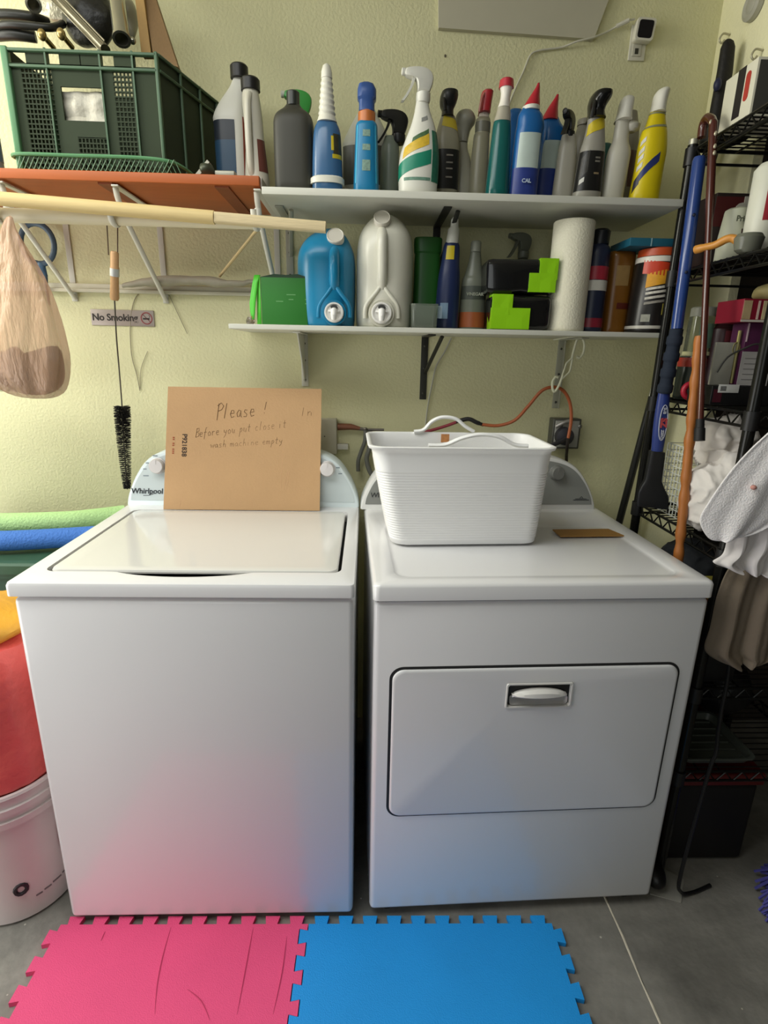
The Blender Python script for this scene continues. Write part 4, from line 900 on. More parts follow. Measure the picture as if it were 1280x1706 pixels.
# wipes canister
b = B('black wipes canister with orange lid and flame label', 1076, .575, GLs, ZL, name='wipes_canister', cat='canister', pyb=549)
b.body([(430, 30, 2), (432, 31, 2), (549, 33, 0)], P_('1d1a18', rough=.3), k=1); b.part([(416, 27, 3), (418, 30, 3), (430, 31, 3)], P_('b5481f'), 'lid', k=1)
b.band(431, 440, P_('d9d4c6'), name='white_band'); b.band(440, 462, P_('c23a1c', var=.15), a0=210, a1=290, slant=6, name='red_label'); b.band(455, 478, P_('d79a2a', var=.3, scale=60), a0=225, a1=300, slant=-10, name='flame')
for i, (y, c) in enumerate(((480, 'c9c4b8'), (487, 'c9c4b8'), (495, 'bdb8ac'), (503, '8b867c'))): b.band(y, y+4, P_(c, var=.5, scale=150), a0=228, a1=305, slant=-7, name='small_print')
b.band(506, 524, P_('a0943a', var=.25, scale=80), a0=280, a1=330, slant=-5, name='olive_label'); b.band(526, 538, P_('8f8f82', var=.4, scale=90), a0=226, a1=250, name='picture'); b.band(544, 549, P_('b9b5aa'), name='foot_band')
# flat teal box on the canister
p0 = at(1046, 416, 'Y', .545); zt = b.z(416)+.0008
tb = thing('flat_box', 'flat teal box lying across the wipes canister', 'box', (p0.x+.06, .6, zt)); p1 = at(1137, 402, 'Y', .545)
m = MB(); m.box((p0.x, .535, zt), (p1.x, .66, zt+.020), .001); m.build('box', M('1c5a6e', .5, var=.08), tb)
m = MB(); q = at(1085, 410, 'Y', .535); m.box((q.x-.0015, .5342, zt), (q.x+.0015, .5352, zt+.020)); m.build('edge_line', M('8aa9ae', .5), tb)

# ------------------------------------------------------------------ green crate and what lies in it
CG = M('2b3720', .75, var=.12, name='crate_green'); CGL = M('486448', .45, var=.08, name='crate_green_rim')
cr = thing('plastic_crate', 'dark green plastic crate full of tubes standing on the orange shelf', 'crate', (.05, .65, ZO))
fy = .530; cX0, cX1, cZ0, cZ1 = -.143, .210, ZO+.0003, 2.043
def bar(m, x0, z0, x1, z1, w=.0045, d=.012, y=fy):
    if abs(x1-x0) > abs(z1-z0): m.box((min(x0, x1), y, (z0+z1)/2-w/2), (max(x0, x1), y+d, (z0+z1)/2+w/2))
    else: m.box(((x0+x1)/2-w/2, y, min(z0, z1)), ((x0+x1)/2+w/2, y+d, max(z0, z1)))
def cx(px): return cX0+(cX1-cX0)*(px-12)/(262-12)
m = MB()
for px in (79, 168, 222): bar(m, cx(px), cZ0, cx(px), cZ1, .004, .016, fy-.006)
for z in (cZ1-.006, cZ1-.038): m.box((cX0, fy-.008, z-.003), (cX1, fy+.004, z+.003), .001)
m.build('rail', CGL, cr)
m = MB(); m.box((cX0-.006, fy-.010, cZ0), (cX0+.010, fy+.006, cZ1), .003); m.build('corner_post', M('5b8a60', .4), cr)
m = MB(); m.box((cX1-.004, fy-.008, cZ0), (cX1+.004, fy+.004, cZ1), .002); m.build('corner_post', CGL, cr)
# front panel: solid areas, grid areas and the hand hole
m = MB(); zl = cZ1-.040
hz0, hz1 = 1.898, 1.968
def solid(x0, x1, z0, z1): m.box((x0, fy, z0), (x1, fy+.005, z1))
solid(cX0+.004, cx(34), cZ0, zl); solid(cx(85), cx(97), cZ0, zl); solid(cx(97), cx(166), hz1, zl); solid(cx(97), cx(166), 1.862, hz0)
solid(cx(166), cx(186), cZ0, zl); solid(cx(97), cx(116), cZ0, 1.862); solid(cx(224), cX1-.003, cZ0, zl)
solid(cX0+.004, cX1-.003, cZ1-.036, cZ1-.030)
for (x0, x1, z0, z1) in ((cx(34), cx(85), cZ0, zl), (cx(186), cx(224), cZ0, zl), (cx(116), cx(166), cZ0, 1.862)):
    nx = round((x1-x0)/.0085); nz = round((z1-z0)/.0105)
    for i in range(nx+1): xx = x0+(x1-x0)*i/nx; m.box((xx-.0015, fy+.0005, z0), (xx+.0015, fy+.0045, z1))
    for i in range(nz+1): zz = z0+(z1-z0)*i/nz; m.box((x0, fy, zz-.0016), (x1, fy+.005, zz+.0016))
for px in (45, 100, 134, 190): m.box((cx(px), fy, cZ1-.032), (cx(px)+.05, fy+.004, cZ1-.006))
m.build('front_panel', CG, cr, smooth=False)
# sides, back and floor
m = MB(); bX = .283; bY = .785
def wallq(p, q, t=.006):
    d = Vector((q[0]-p[0], q[1]-p[1], 0)).normalized(); nn = Vector((d.y, -d.x, 0))*t
    m.loops([[Vector((p[0], p[1], z)), Vector((q[0], q[1], z)), Vector((q[0], q[1], z))-nn, Vector((p[0], p[1], z))-nn] for z in (cZ0, cZ1)])
wallq((cX1, fy), (bX, bY)); wallq((bX, bY-.001), (cX0, bY-.001)); wallq((cX0, bY), (cX0, fy))
m.add([(cX0, fy, cZ0+.004), (cX1, fy, cZ0+.004), (bX, bY, cZ0+.004), (cX0, bY, cZ0+.004)], [(0, 1, 2, 3)])
m.build('side_walls', CG, cr, smooth=False)
m = MB()
for z in (cZ1-.004, cZ1-.036): m.tube([(cX1+.004, fy, z), (bX+.005, bY, z)], .0045, 6, flat=.8)
for f in (.33, .66, .98): x = cX1+(bX-cX1)*f; y = fy+(bY-fy)*f; m.tube([(x+.004, y, cZ0), (x+.004, y, cZ1)], .0035, 6)
m.build('side_ribs', CGL, cr)
# bowed mesh skirt at the foot of the crate
ry_ = .505; rz = 1.816
path = smooth_path([(cX0-.012, fy+.03, rz), (cX0+.002, ry_+.003, rz), (.0, ry_, rz), (.15, ry_, rz), (.225, ry_+.006, rz-.004), (.252, ry_+.03, rz-.010), (.262, ry_+.07, rz-.014)], 6)
m = MB(); m.tube(path, .0048, 8, flat=.9); m.build('skirt_rim', M('5a8f62', .4), cr)
m = MB()
for i in range(1, 34):
    a = path[min(len(path)-1, int(i*len(path)/36))]; x = cX0+.004+i*.0115
    if x > .245: break
    m.tube([(x, ry_+.001, rz-.002), (max(cX0, x-.022), ry_+.008, ZO+.002)], .0014, 5); m.tube([(x, ry_+.004, rz-.002), (min(.255, x+.012), ry_+.010, ZO+.002)], .0012, 5)
m.build('skirt_mesh', M('5a7d5c', .45), cr)
# paper seen through the hand hole
q = MB(); rows = [(Vector((cx(97)-.004, fy+.012+.004*math.sin(i*2.), 1.962-i*.013)), Vector((cx(168)+.004, fy+.012+.004*math.cos(i*1.7), 1.966-i*.013))) for i in range(7)]
q = sheet(rows, 12, .004, 2.3); solo(q, 'crumpled_paper', M('cfcab8', .45, var=.35, scale=34, bump=.4, bscale=50), 'crumpled printed paper showing through the hand hole of the crate', 'paper', solid=.001)
# pipes and scraps in the crate
CHR = M('b8b6a6', .22, metal=.9, var=.1); DK = M('2e2d28', .5, var=.2)
def pipe(p0, p1, r, mat, name, label, cat='tube', hollow=True):
    m = MB(); d = (p1-p0).normalized()
    u = d.cross(Vector((0, 0, 1))).normalized(); v = d.cross(u)
    def ringp(p, rr): return [p+(u*math.cos(2*PI*k/20)+v*math.sin(2*PI*k/20))*rr for k in range(20)]
    L = [ringp(p1, r*.98), ringp(p0+d*.010, r), ringp(p0+d*.008, r*1.12), ringp(p0, r*1.12)]
    if hollow: L += [ringp(p0, r*.82), ringp(p0+d*.05, r*.80)]
    m.loops(L); return solo(m, name, mat, label, cat)
pipe(at(203, 66, 'Y', .56), at(193, 10, 'Y', .74)+Vector((0, 0, .16)), .0185, CHR, 'chrome_tube', 'chrome tube with its open end facing out over the crate rim')
pipe(at(56, 8, 'Y', .57), at(40, -60, 'Y', .70), .0155, CHR, 'chrome_tube', 'chrome tube high in the crate above the black hose')
m = MB(); a, b_ = at(92, -6, 'Y', .60), at(176, 82, 'Y', .57); d = (b_-a); n_ = 46
m.tube([a+d*(i/n_) for i in range(n_+1)], .016, 14, flat=.62)
for k in range(5): m.tube([a+d*t+Vector((.003*(k-2), -.0105, .0052*(k-2)))*1.0 for t in (0, .98)], .0018, 6)
solo(m, 'ribbed_tube', M('8d8670', .35, metal=.5, var=.15), 'grooved grey metal tube lying slantwise in the crate', 'tube')
for px, py, lb in ((70, 58, 'brass knob in the crate under the black hose'), (102, 57, 'brass knob in the crate beside the grooved tube')):
    c = at(px, py, 'Y', .56); m = MB(); m.ball(c, (.010, .010, .0125)); m.tube([c+Vector((0, .006, 0)), c+Vector((0, .05, -.004))], .006, 10); solo(m, 'brass_knob', M('a9935a', .3, metal=.7, var=.1), lb, 'knob')
m = MB(); m.tube(smooth_path([at(-40, 55, 'Y', .60), at(5, 42, 'Y', .57), at(40, 42, 'Y', .565), at(85, 46, 'Y', .58), at(105, 40, 'Y', .64)], 6), .0085, 10)
m.tube(smooth_path([at(-40, 30, 'Y', .62), at(0, 24, 'Y', .60), at(50, 28, 'Y', .60), at(80, 38, 'Y', .63)], 6), .011, 10); m.tube(smooth_path([at(-30, 62, 'Y', .60), at(20, 58, 'Y', .58), at(60, 62, 'Y', .59)], 6), .012, 10)
solo(m, 'black_hose', M('2a2a25', .4), 'black hose coiled on the left of the crate', 'hose')
m = MB(); m.ball(at(150, 34, 'Y', .66), (.066, .04, .062), 24, 14).jitter(.012, 22); solo(m, 'black_bag', M('23231f', .4, bump=.4, bscale=40), 'black crumpled bag in the crate behind the grooved tube', 'bag')
m = MB(); m.ball(at(120, 8, 'Y', .72), (.10, .03, .05), 24, 14).jitter(.014, 24); solo(m, 'foil_sheet', M('a8a48f', .35, metal=.35, bump=.5, bscale=50), 'crumpled silvery sheet rising behind the black bag in the crate', 'sheet')
m = MB(); m.ball(at(214, 30, 'Y', .70), (.022, .02, .05), 18, 12).jitter(.008, 30); solo(m, 'clear_wrap', M('a9a68e', .3, var=.2), 'pale crumpled wrap between the chrome tube and the planks', 'wrap')
def plank(p, mat, label):
    pts = [at(x, y, 'Y', yy) for x, y, yy in p]; m = MB(); th = Vector((0, .02, 0))
    m.loops([pts, [q+th for q in pts]]); solo(m, 'wooden_plank', mat, label, 'plank', smooth=False)
plank(((222, -30, .62), (236, -30, .62), (252, 92, .60), (236, 92, .60)), M('a8854c', .6, stretch=(40, 40, 3), var=.15), 'narrow yellowish plank rising from the right of the crate')
plank(((236, -30, .64), (250, -30, .64), (297, 112, .60), (256, 96, .60)), M('8d6f48', .65, stretch=(40, 40, 3), var=.2), 'wider brown plank rising from the right rear of the crate')
m = MB(); m.ball(at(221, 68, 'Y', .58), .008, 12, 8); solo(m, 'steel_end_cap', CHR, 'small steel end cap beside the chrome tube in the crate', 'cap')
# small metal caster beside the crate
ca = thing('clamp', 'small grey metal clamp lying at the right end of the orange shelf', 'clamp', at(360, 300, 'Y', .53))
m = MB(); a = [at(322, 294, 'Y', .525), at(345, 266, 'Y', .525), at(349, 270, 'Y', .525), at(327, 299, 'Y', .525)]; m.loops([a, [p+Vector((0, .03, 0)) for p in a]]); m.build('jaw_plate', M('a9a898', .4, metal=.5), ca, smooth=False)
zf = ZO+.0005
m = MB(); c = at(345, 288, 'Y', .53); m.ball(Vector((c.x, c.y, zf+.017)), (.017, .016, .016), 14, 8).jitter(.006, 60); m.build('screw_body', M('4c5140', .4, metal=.4), ca)
c0, c1 = at(358, 284, 'Y', .535), at(392, 288, 'Y', .535); m = MB(); m.box((c0.x, .53, zf), (c1.x, .56, c0.z), .003); m.build('foot_plate', M('a3a292', .4, metal=.4), ca)

# ------------------------------------------------------------------ on the back wall
p = [at(x, y, 'Y', YW-.014) for x, y in ((731, -20), (731, 46), (990, 65), (1022, -20))]
m = MB(); m.loops([p, [q+Vector((0, .0135, 0)) for q in p]]); solo(m, 'wall_panel', M('bdb9a4', .8, var=.04), 'flat grey panel fixed high on the back wall above the bottles', 'panel', smooth=False)
wo = thing('wall_outlet', 'white wall outlet high on the wall at the right with a socket below the hub', 'outlet', at(1060, 90, 'Y', YW-.003))
a, b_ = at(1046, 101, 'Y', YW-.004), at(1078, 64, 'Y', YW-.004)
MB().box((a.x, YW-.006, a.z), (b_.x, YW-.0005, b_.z+.03), .002).build('cover_plate', M('d8d5c4', .4), wo)
m = MB(); cxo, czo = (a.x+b_.x)/2-.002, a.z+.026; m.box((cxo-.013, YW-.0085, czo-.017), (cxo+.013, YW-.0055, czo+.017), .004); m.build('socket', M('c6c3b2', .4), wo)
MB().box((cxo-.006, YW-.0092, czo-.012), (cxo+.004, YW-.0082, czo+.002), .001).build('socket_slot', M('3a3930', .5), wo)
hb = thing('wall_hub', 'white framed square hub with a black face plugged in above the socket', 'hub', at(1075, 50, 'Y', YW-.02))
def hubring(d, y):
    P0 = [at(x, yy, 'Y', YW-.026) for x, yy in ((1064, 27), (1096, 30), (1087, 70), (1056, 67))]; c = sum(P0, Vector())/4
    out = []
    for i in range(4):
        q = P0[i]; pq = P0[i-1]; nq = P0[(i+1) % 4]
        for t in (.18, .08, 0, -.08, -.18):
            e = q.lerp(pq, t) if t > 0 else q.lerp(nq, -t)
            if t == 0: e = q.lerp(c, .09)
            elif abs(t) < .1: e = e.lerp(c, .03)
            out.append(Vector((c.x+(e.x-c.x)*d, y, c.z+(e.z-c.z)*d)))
    return out
m = MB(); m.loops([hubring(.95, YW-.0065), hubring(1, YW-.010), hubring(1, YW-.024), hubring(.95, YW-.028)]); m.build('housing', M('dddacb', .35), hb)
m = MB(); m.loops([hubring(.76, YW-.0282), hubring(.74, YW-.0292)]); m.build('black_face', M('18161a', .2), hb)
m = MB(); pp = smooth_path([at(x, y, 'Y', yy) for x, y, yy in ((1058, 32, YW-.02), (1040, 36, YW-.02), (1018, 50, YW-.008), (990, 62, YW-.019), (962, 69, YW-.018), (935, 79, YW-.006), (900, 84, YW-.006), (884, 92, YW-.006), (872, 120, YW-.006), (858, 150, YW-.006), (846, 185, YW-.006), (842, 240, YW-.006))], 5)
m.tube(pp, .0026, 7); m2 = MB(); cbl = thing('white_cable', 'white cable running across the wall from the hub down behind the bottles', 'cable', pp[0]); m.build('cable', M('cfccba', .45), cbl)
m = MB(); m.tube([pp[3], pp[8]], .0055, 9); m.build('plug', M('d3d0c0', .4), cbl)
m = MB(); m.ball(at(742, 93, 'Y', YW-.001), (.003, .002, .004), 8, 6); solo(m, 'wall_plug', M('6b6552', .8), 'small dark plug hole in the wall under the grey panel', 'plug')
# dryer outlet, plug and cords
dbx = thing('dryer_outlet', 'square dark steel outlet box on the wall behind the laundry basket', 'outlet', at(943, 748, 'Y', YW-.02))
a, b_ = at(917, 747, 'Y', YW-.04), at(969, 698, 'Y', YW-.04)
MB().box((a.x, YW-.045, a.z), (b_.x, YW-.0005, b_.z), .003).build('box', M('5f5f58', .45, metal=.4), dbx)
MB().box((a.x+.007, YW-.0475, a.z+.006), (b_.x-.007, YW-.0445, b_.z-.006), .001).build('face_plate', M('b5b5ad', .35, metal=.3), dbx)
for dx, dz in ((.026, -.022), (-.026+.115, -.024)): MB().ball((a.x+dx, YW-.048, b_.z+dz), (.007, .003, .007), 12, 6).build('screw', M('8f8f88', .3, metal=.7), dbx)
c = at(941, 727, 'Y', YW-.06)
pg = thing('power_plug', 'black round power plug in the steel outlet box', 'plug', (c.x, c.y, c.z))
m = MB(); st = len(m.v); m.loft([(0, 0, 0, .030, .030), (0, 0, .022, .028, .028), (0, 0, .028, .016, .016)], 20); m.xf(Matrix.Translation((c.x, YW-.0478, c.z)) @ Matrix.Rotation(PI/2, 4, 'X'), st); m.build('plug_body', M('35343a', .5), pg)
m = MB(); m.tube(smooth_path([(c.x+.002, YW-.078, c.z), (c.x-.02, YW-.09, c.z-.012), (c.x-.06, YW-.10, c.z-.03), (c.x-.10, YW-.10, c.z-.08)], 5), .0075, 8); m.build('cable', M('2e2d30', .5), pg)
m = MB(); m.tube(smooth_path([(c.x-.03, YW-.052, c.z+.03), (c.x-.005, YW-.056, c.z+.045), (c.x+.02, YW-.052, c.z+.05)], 4), .006, 8); m.build('cable_clamp', M('b9b5b0', .4, metal=.5), pg)
oc = thing('orange_cord', 'orange extension cord looped over the white hook and down past the outlet', 'cord', at(920, 648, 'Y', .70))
m = MB(); m.tube(smooth_path([at(x, y, 'Y', yy) for x, y, yy in ((802, 707, .72), (830, 709, .71), (858, 700, .70), (880, 677, .69), (903, 651, .685), (924, 645, .685), (940, 652, .69), (950, 672, .688), (952, 700, .684), (947, 730, .682))], 6), .0052, 9); m.build('orange_cable', M('a5572f', .45), oc)
m = MB(); m.tube(smooth_path([at(947, 728, 'Y', .682), at(945, 748, 'Y', .70), at(944, 763, 'Y', .735), at(944, 800, 'Y', .755)], 5), .0052, 9); m.build('dark_cable_end', M('2d2725', .5), oc)
m = MB(); m.tube(smooth_path([at(760, 703, 'Y', .73), at(780, 698, 'Y', .725), at(795, 704, 'Y', .72), at(806, 708, 'Y', .72)], 5), [.0052]*2+[.0068]*10+[.0055]*4, 9); m.build('black_connector', M('1f1d1e', .5), oc)
m = MB(); m.tube(smooth_path([at(690, 724, 'Y', .74), at(722, 716, 'Y', .74), at(745, 709, 'Y', .735), at(764, 702, 'Y', .73)], 5), .005, 9); m.build('red_cable', M('8a2c38', .45), oc)
hk = thing('plastic_hook', 'white plastic double hook hanging from the bracket, holding the orange cord', 'hook', at(940, 650, 'Y', .66))
yk = .668
m = MB()
m.tube(smooth_path([at(x, y, 'Y', yk) for x, y in ((961, 594), (966, 596), (972, 588), (974, 573), (969, 562), (962, 566), (956, 585), (953, 598))], 5), .0036, 8)
m.tube([at(953, 597, 'Y', yk), at(944, 605, 'Y', yk), at(937, 626, 'Y', yk)], .0030, 8); m.tube([at(954, 597, 'Y', yk), at(951, 614, 'Y', yk), at(949, 620, 'Y', yk), at(937, 631, 'Y', yk)], .0030, 8)
m.tube(smooth_path([at(x, y, 'Y', yk) for x, y in ((938, 625), (932, 641), (925, 652), (921, 648), (921, 636), (926, 628), (930, 629))], 5), .0038, 8)
m.build('hook', M('dcdcc0', .4), hk)
m = MB(); m.tube([at(922, 566, 'Y', .62), at(962, 560, 'Y', .58), at(982, 558, 'Y', .56)], .002, 7); m.build('hook_wire', M('cfcfb4', .4), hk)
m = MB(); m.tube([at(1101, 559, 'Y', .56), at(1096, 590, 'Y', .562), at(1089, 634, 'Y', .56), at(1085, 655, 'Y', .562), at(1082, 666, 'Y', .56)], .0032, 7); solo(m, 'hanging_string', M('d6d4c0', .6), 'white string hanging straight down from the end of the lower shelf', 'string')
m = MB(); m.tube(smooth_path([at(x, y, 'Y', YW-.006) for x, y in ((752, 563), (741, 586), (727, 610), (720, 640), (714, 670), (710, 700), (707, 740))], 5), .0022, 7); solo(m, 'thin_cable', M('b9b8ac', .5), 'thin white cable going down the wall beside the dark grey bracket', 'cable')
# washer connection box, pipe and hoses
wb = thing('utility_box', 'pale utility box on the wall showing beside the cardboard note', 'box', at(548, 750, 'Y', YW-.02))
a, b_ = at(500, 756, 'Y', YW-.03), at(561, 698, 'Y', YW-.03); MB().box((a.x, YW-.035, a.z), (b_.x, YW-.0005, b_.z), .003).build('box', M('bdb9a6', .5), wb)
MB().ball(at(541, 727, 'Y', YW-.0355), (.002, .002, .002), 8, 6).build('screw', M('4a4840', .5), wb)
a, b_ = at(562, 749, 'Y', YW-.02), at(580, 740, 'Y', YW-.02); m = MB(); m.box((a.x, YW-.02, a.z), (b_.x, YW-.0008, b_.z), .001); m.build('latch', M('d4d2c6', .4), wb)
wv = thing('water_valve', 'copper pipe and valve on the wall with grey hoses hanging from it', 'valve', at(590, 712, 'Y', YW-.02))
m = MB(); m.tube([at(563, 711, 'Y', YW-.014), at(585, 711, 'Y', YW-.016), at(600, 714, 'Y', YW-.018)], [.012, .010, .006], 10); m.build('copper_pipe', M('8a5a44', .4, metal=.4), wv)
m = MB(); m.tube([at(598, 714, 'Y', YW-.018), at(612, 716, 'Y', YW-.018), at(640, 716, 'Y', YW-.018)], [.006, .0045, .004], 8).ball(at(609, 715, 'Y', YW-.022), (.008, .007, .006), 10, 6); m.build('valve_stem', M('77716a', .4, metal=.6), wv)
m = MB(); m.tube(smooth_path([at(609, 717, 'Y', YW-.03), at(608, 735, 'Y', YW-.035), at(602, 752, 'Y', YW-.03), at(597, 768, 'Y', YW-.03), at(597, 785, 'Y', YW-.03)], 5), .0068, 9); m.build('hose', M('66665f', .5), wv)
m = MB(); m.tube(smooth_path([at(617, 718, 'Y', YW-.03), at(616, 745, 'Y', YW-.035), at(611, 765, 'Y', YW-.03), at(619, 790, 'Y', YW-.03), at(640, 812, 'Y', YW-.03)], 5), .008, 9); m.build('hose', M('72726b', .5), wv)

# ------------------------------------------------------------------ left of the washing machine
GT = M('335843', .5, var=.05, name='tote_green')
to = thing('storage_tote', 'dark green storage tote under the foam noodles, beside the washing machine', 'tote', (-.33, .42, 0))
def tr(g, z): return [(x, y, z) for x, y in rrect(.50+g, .42+g, .05, 6, -.315, .525)]
m = MB(); m.loops([tr(-.08, 0), tr(-.08, .004), tr(0, .79), tr(.012, .79), tr(.012, .812), tr(-.01, .815), tr(-.01, .803), tr(-.09, .01)]); m.build('tub', GT, to)
m = MB(); m.loops([tr(.022, .803), tr(.022, .826), tr(.012, .832), tr(-.03, .832), tr(-.05, .826), tr(-.3, .826)]); m.build('lid', GT, to)
def noodle(pts, r, col, label):
    m = MB(); m.tube(smooth_path(pts, 8), r, 22); return solo(m, 'foam_noodle', M(col, .75, bump=.35, bscale=160, var=.06), label, 'foam noodle', 'foam noodles on the tote')
noodle([(-.75, .385, .8615), (-.33, .395, .8615), (-.20, .41, .8615), (-.036, .45, .8615)], .0275, '3f74c4', 'blue foam noodle lying on the dark green tote')
noodle([(-.75, .50, .8735), (-.42, .50, .8745), (-.30, .515, .8715), (-.17, .55, .868), (-.11, .58, .867), (-.035, .63, .866)], .0335, 'b2d894', 'light green foam noodle behind the blue one on the tote')
PW = M('ddd3d0', .4, var=.03, name='pail_white')
pl = thing('bucket', 'white plastic bucket on the floor holding the red bag beside the washing machine', 'bucket', (-.175, .125, 0))
pc = (-.178, .128)
def pr(z, r): return (pc[0], pc[1], z, r, r)
m = MB(); m.loft([pr(.0005, .124), pr(.008, .132), pr(.30, .146), pr(.301, .154), pr(.318, .155), pr(.319, .149), pr(.335, .150), pr(.336, .156), pr(.352, .157), pr(.353, .151), pr(.375, .152), pr(.380, .157), pr(.386, .155), pr(.386, .147), pr(.37, .145), pr(.02, .125)], 44, cap1=True); m.build('pail', PW, pl)
m = MB()
for k, (a, b_) in enumerate(((-48, -42), (-40, -33), (-31, -22), (-20, -12))):
    a0, a1 = math.radians(a), math.radians(b_); r0 = .1335+.0005
    z = .064+.0035*k; R = .132+(.146-.132)*(z-.008)/.292+.0006
    m.tube([(pc[0]+R*math.cos(a0+(a1-a0)*t/4), pc[1]+R*math.sin(a0+(a1-a0)*t/4), z) for t in range(5)], .0022, 5)
m.build('printed_line', M('6b5a5c', .5), pl)
m = MB(); R = .1375
m.tube([(pc[0]+(.132+.014*(.105+.014*math.sin(2*PI*k/12)-.008)/.292+.0004)*math.cos(math.radians(-59)+.09*math.cos(2*PI*k/12)), pc[1]+(.132+.014*(.105-.008)/.292+.0004)*math.sin(math.radians(-59)+.09*math.cos(2*PI*k/12)), .105+.014*math.sin(2*PI*k/12)) for k in range(12)], .005, 6, closed=True); m.build('printed_spot', M('2b2428', .5), pl)
m = MB(); a0, a1 = math.radians(-20), math.radians(-8)
m.add([(pc[0]+(.1440+.0009)*math.cos(a0+(a1-a0)*i/3), pc[1]+.1449*math.sin(a0+(a1-a0)*i/3), z) for z in (.16, .235) for i in range(4)], [(i, i+1, 5+i, 4+i) for i in range(3)]); m.build('clear_tape', M('e2dcd8', .2), pl)
RB = M('ea6560', .32, var=.2, scale=7, bump=.7, bscale=22, name='red_film')
m = MB(); rr = []
for z, r, wv_ in ((.20, .128, 0), (.30, .138, .02), (.385, .141, .03), (.392, .150, .04), (.40, .153, .05), (.45, .151, .06), (.52, .150, .05), (.60, .150, .05), (.66, .146, .06), (.70, .143, .07), (.725, .128, .08), (.735, .100, .08)):
    rr.append([(pc[0]-.0+(r*(1+wv_*.5*math.sin(a*5+z*6))-.004*(z > .38))*math.cos(a), pc[1]+r*(1+wv_*math.sin(a*5+z*9))*math.sin(a), z) for a in [2*PI*k/52 for k in range(52)]])
m.loops(rr); m.jitter(.007, 16); m.jitter(.003, 45); solo(m, 'red_bag', RB, 'translucent red bag stuffed full, bulging out of the white bucket', 'bag')
m = MB(); m.ball((pc[0]-.01, pc[1]+.0, .762), (.125, .125, .055), 30, 16).jitter(.020, 14); 
for i, v in enumerate(m.v): v.z = max(v.z, .7365)
solo(m, 'yellow_bag', M('e0a63a', .4, var=.3, scale=12, bump=.5, bscale=30), 'crumpled yellow and orange bag on top of the red bag', 'bag')

# ------------------------------------------------------------------ wire rack on the right and the things in it
BM = M('1d1d1b', .32, metal=.5, name='black_wire'); 
RX0, RX1, RY0, RY1 = 1.528, 1.95, .105, .515
rk = thing('wire_rack', 'black wire shelving rack standing along the right wall', 'rack', (1.61, .38, 0))
for x, y in ((RX0, RY0), (RX1, RY0), (RX0, RY1), (RX1, RY1)):
    m = MB(); m.tube([(x, y, .0005), (x, y, 1.885)], .0125, 16)
    for z in [.1+.05*k for k in range(35)]: m.tube([(x, y, z-.001), (x, y, z+.001)], .0128, 16)
    m.build('post', M('2a2a28', .22, metal=.7), rk)
    MB().tube([(x, y, 1.8855), (x, y, 1.897)], .0115, 14).build('post_cap', M('b0ae9c', .35, metal=.5), rk)
SHZ = (.355, .600, .955, 1.262, 1.588, 1.872)
for z in SHZ:
    m = MB()
    for dz in (0, -.028):
        m.tube([(RX0, RY0, z+dz), (RX0, RY1, z+dz)], .0035, 6); m.tube([(RX1, RY0, z+dz), (RX1, RY1, z+dz)], .0035, 6)
        m.tube([(RX0, RY0, z+dz), (RX1, RY0, z+dz)], .0035, 6); m.tube([(RX0, RY1, z+dz), (RX1, RY1, z+dz)], .0035, 6)
    k = 0; y = RY0+.015
    while y < RY1-.03:
        for x in (RX0, RX1): m.tube([(x, y, z-.027), (x, y+.0225, z-.002), (x, y+.045, z-.027)], .0022, 5)
        y += .05
    x = RX0+.012
    while x < RX1-.03:
        m.tube([(x, RY0, z-.027), (x+.02, RY0, z-.002), (x+.04, RY0, z-.027)], .0022, 5); x += .045
    y = RY0+.012
    while y < RY1: m.tube([(RX0, y, z+.0030), (RX1, y, z+.0030)], .0019, 5); y += .022
    for x in (RX0+.055, RX0+.11): m.tube([(x, RY0, z-.001), (x, RY1, z-.001)], .0026, 5)
    m.build('wire_shelf', BM, rk)
    for x, y in ((RX0, RY0), (RX0, RY1)):
        MB().tube([(x, y, z-.034), (x, y, z+.006)], .0165, 14).build('sleeve', M('161616', .4), rk)
def rz(i): return SHZ[i]+.0055
GR = 'things on the wire rack'
def bx(name, label, cat, x0, x1, y0, y1, z0, z1, mat, bev=.0015, group=GR):
    t = thing(name, label, cat, ((x0+x1)/2, (y0+y1)/2, z0), group); MB().box((x0, y0, z0), (x1, y1, z1), bev).build('box', mat, t); return t
# top: white box with black stripe and red oval
z0 = rz(5); z1 = z0+.108
t = bx('white_carton', 'white carton with a black stripe and a red oval on the top rack shelf', 'carton', 1.535, 1.687, .315, .425, z0, z1, M('d9d6c0', .5), group=None)
MB().box((1.5342, .352, z0+.012), (1.5352, .378, z1)).build('black_stripe', M('211c1d', .5), t)
m = MB(); m.prism(rrect(.016, .056, .008, 6), lambda a, b_: (1.5342, .339+a, z0+.064+b_), lambda a, b_: (1.5352, .339+a, z0+.064+b_)); m.build('red_oval', M('b0382e', .5, var=.2), t)
MB().box((1.540, .3138, z0+.006), (1.683, .3152, z1-.006)).build('grey_face', M('4b4a44', .5), t)
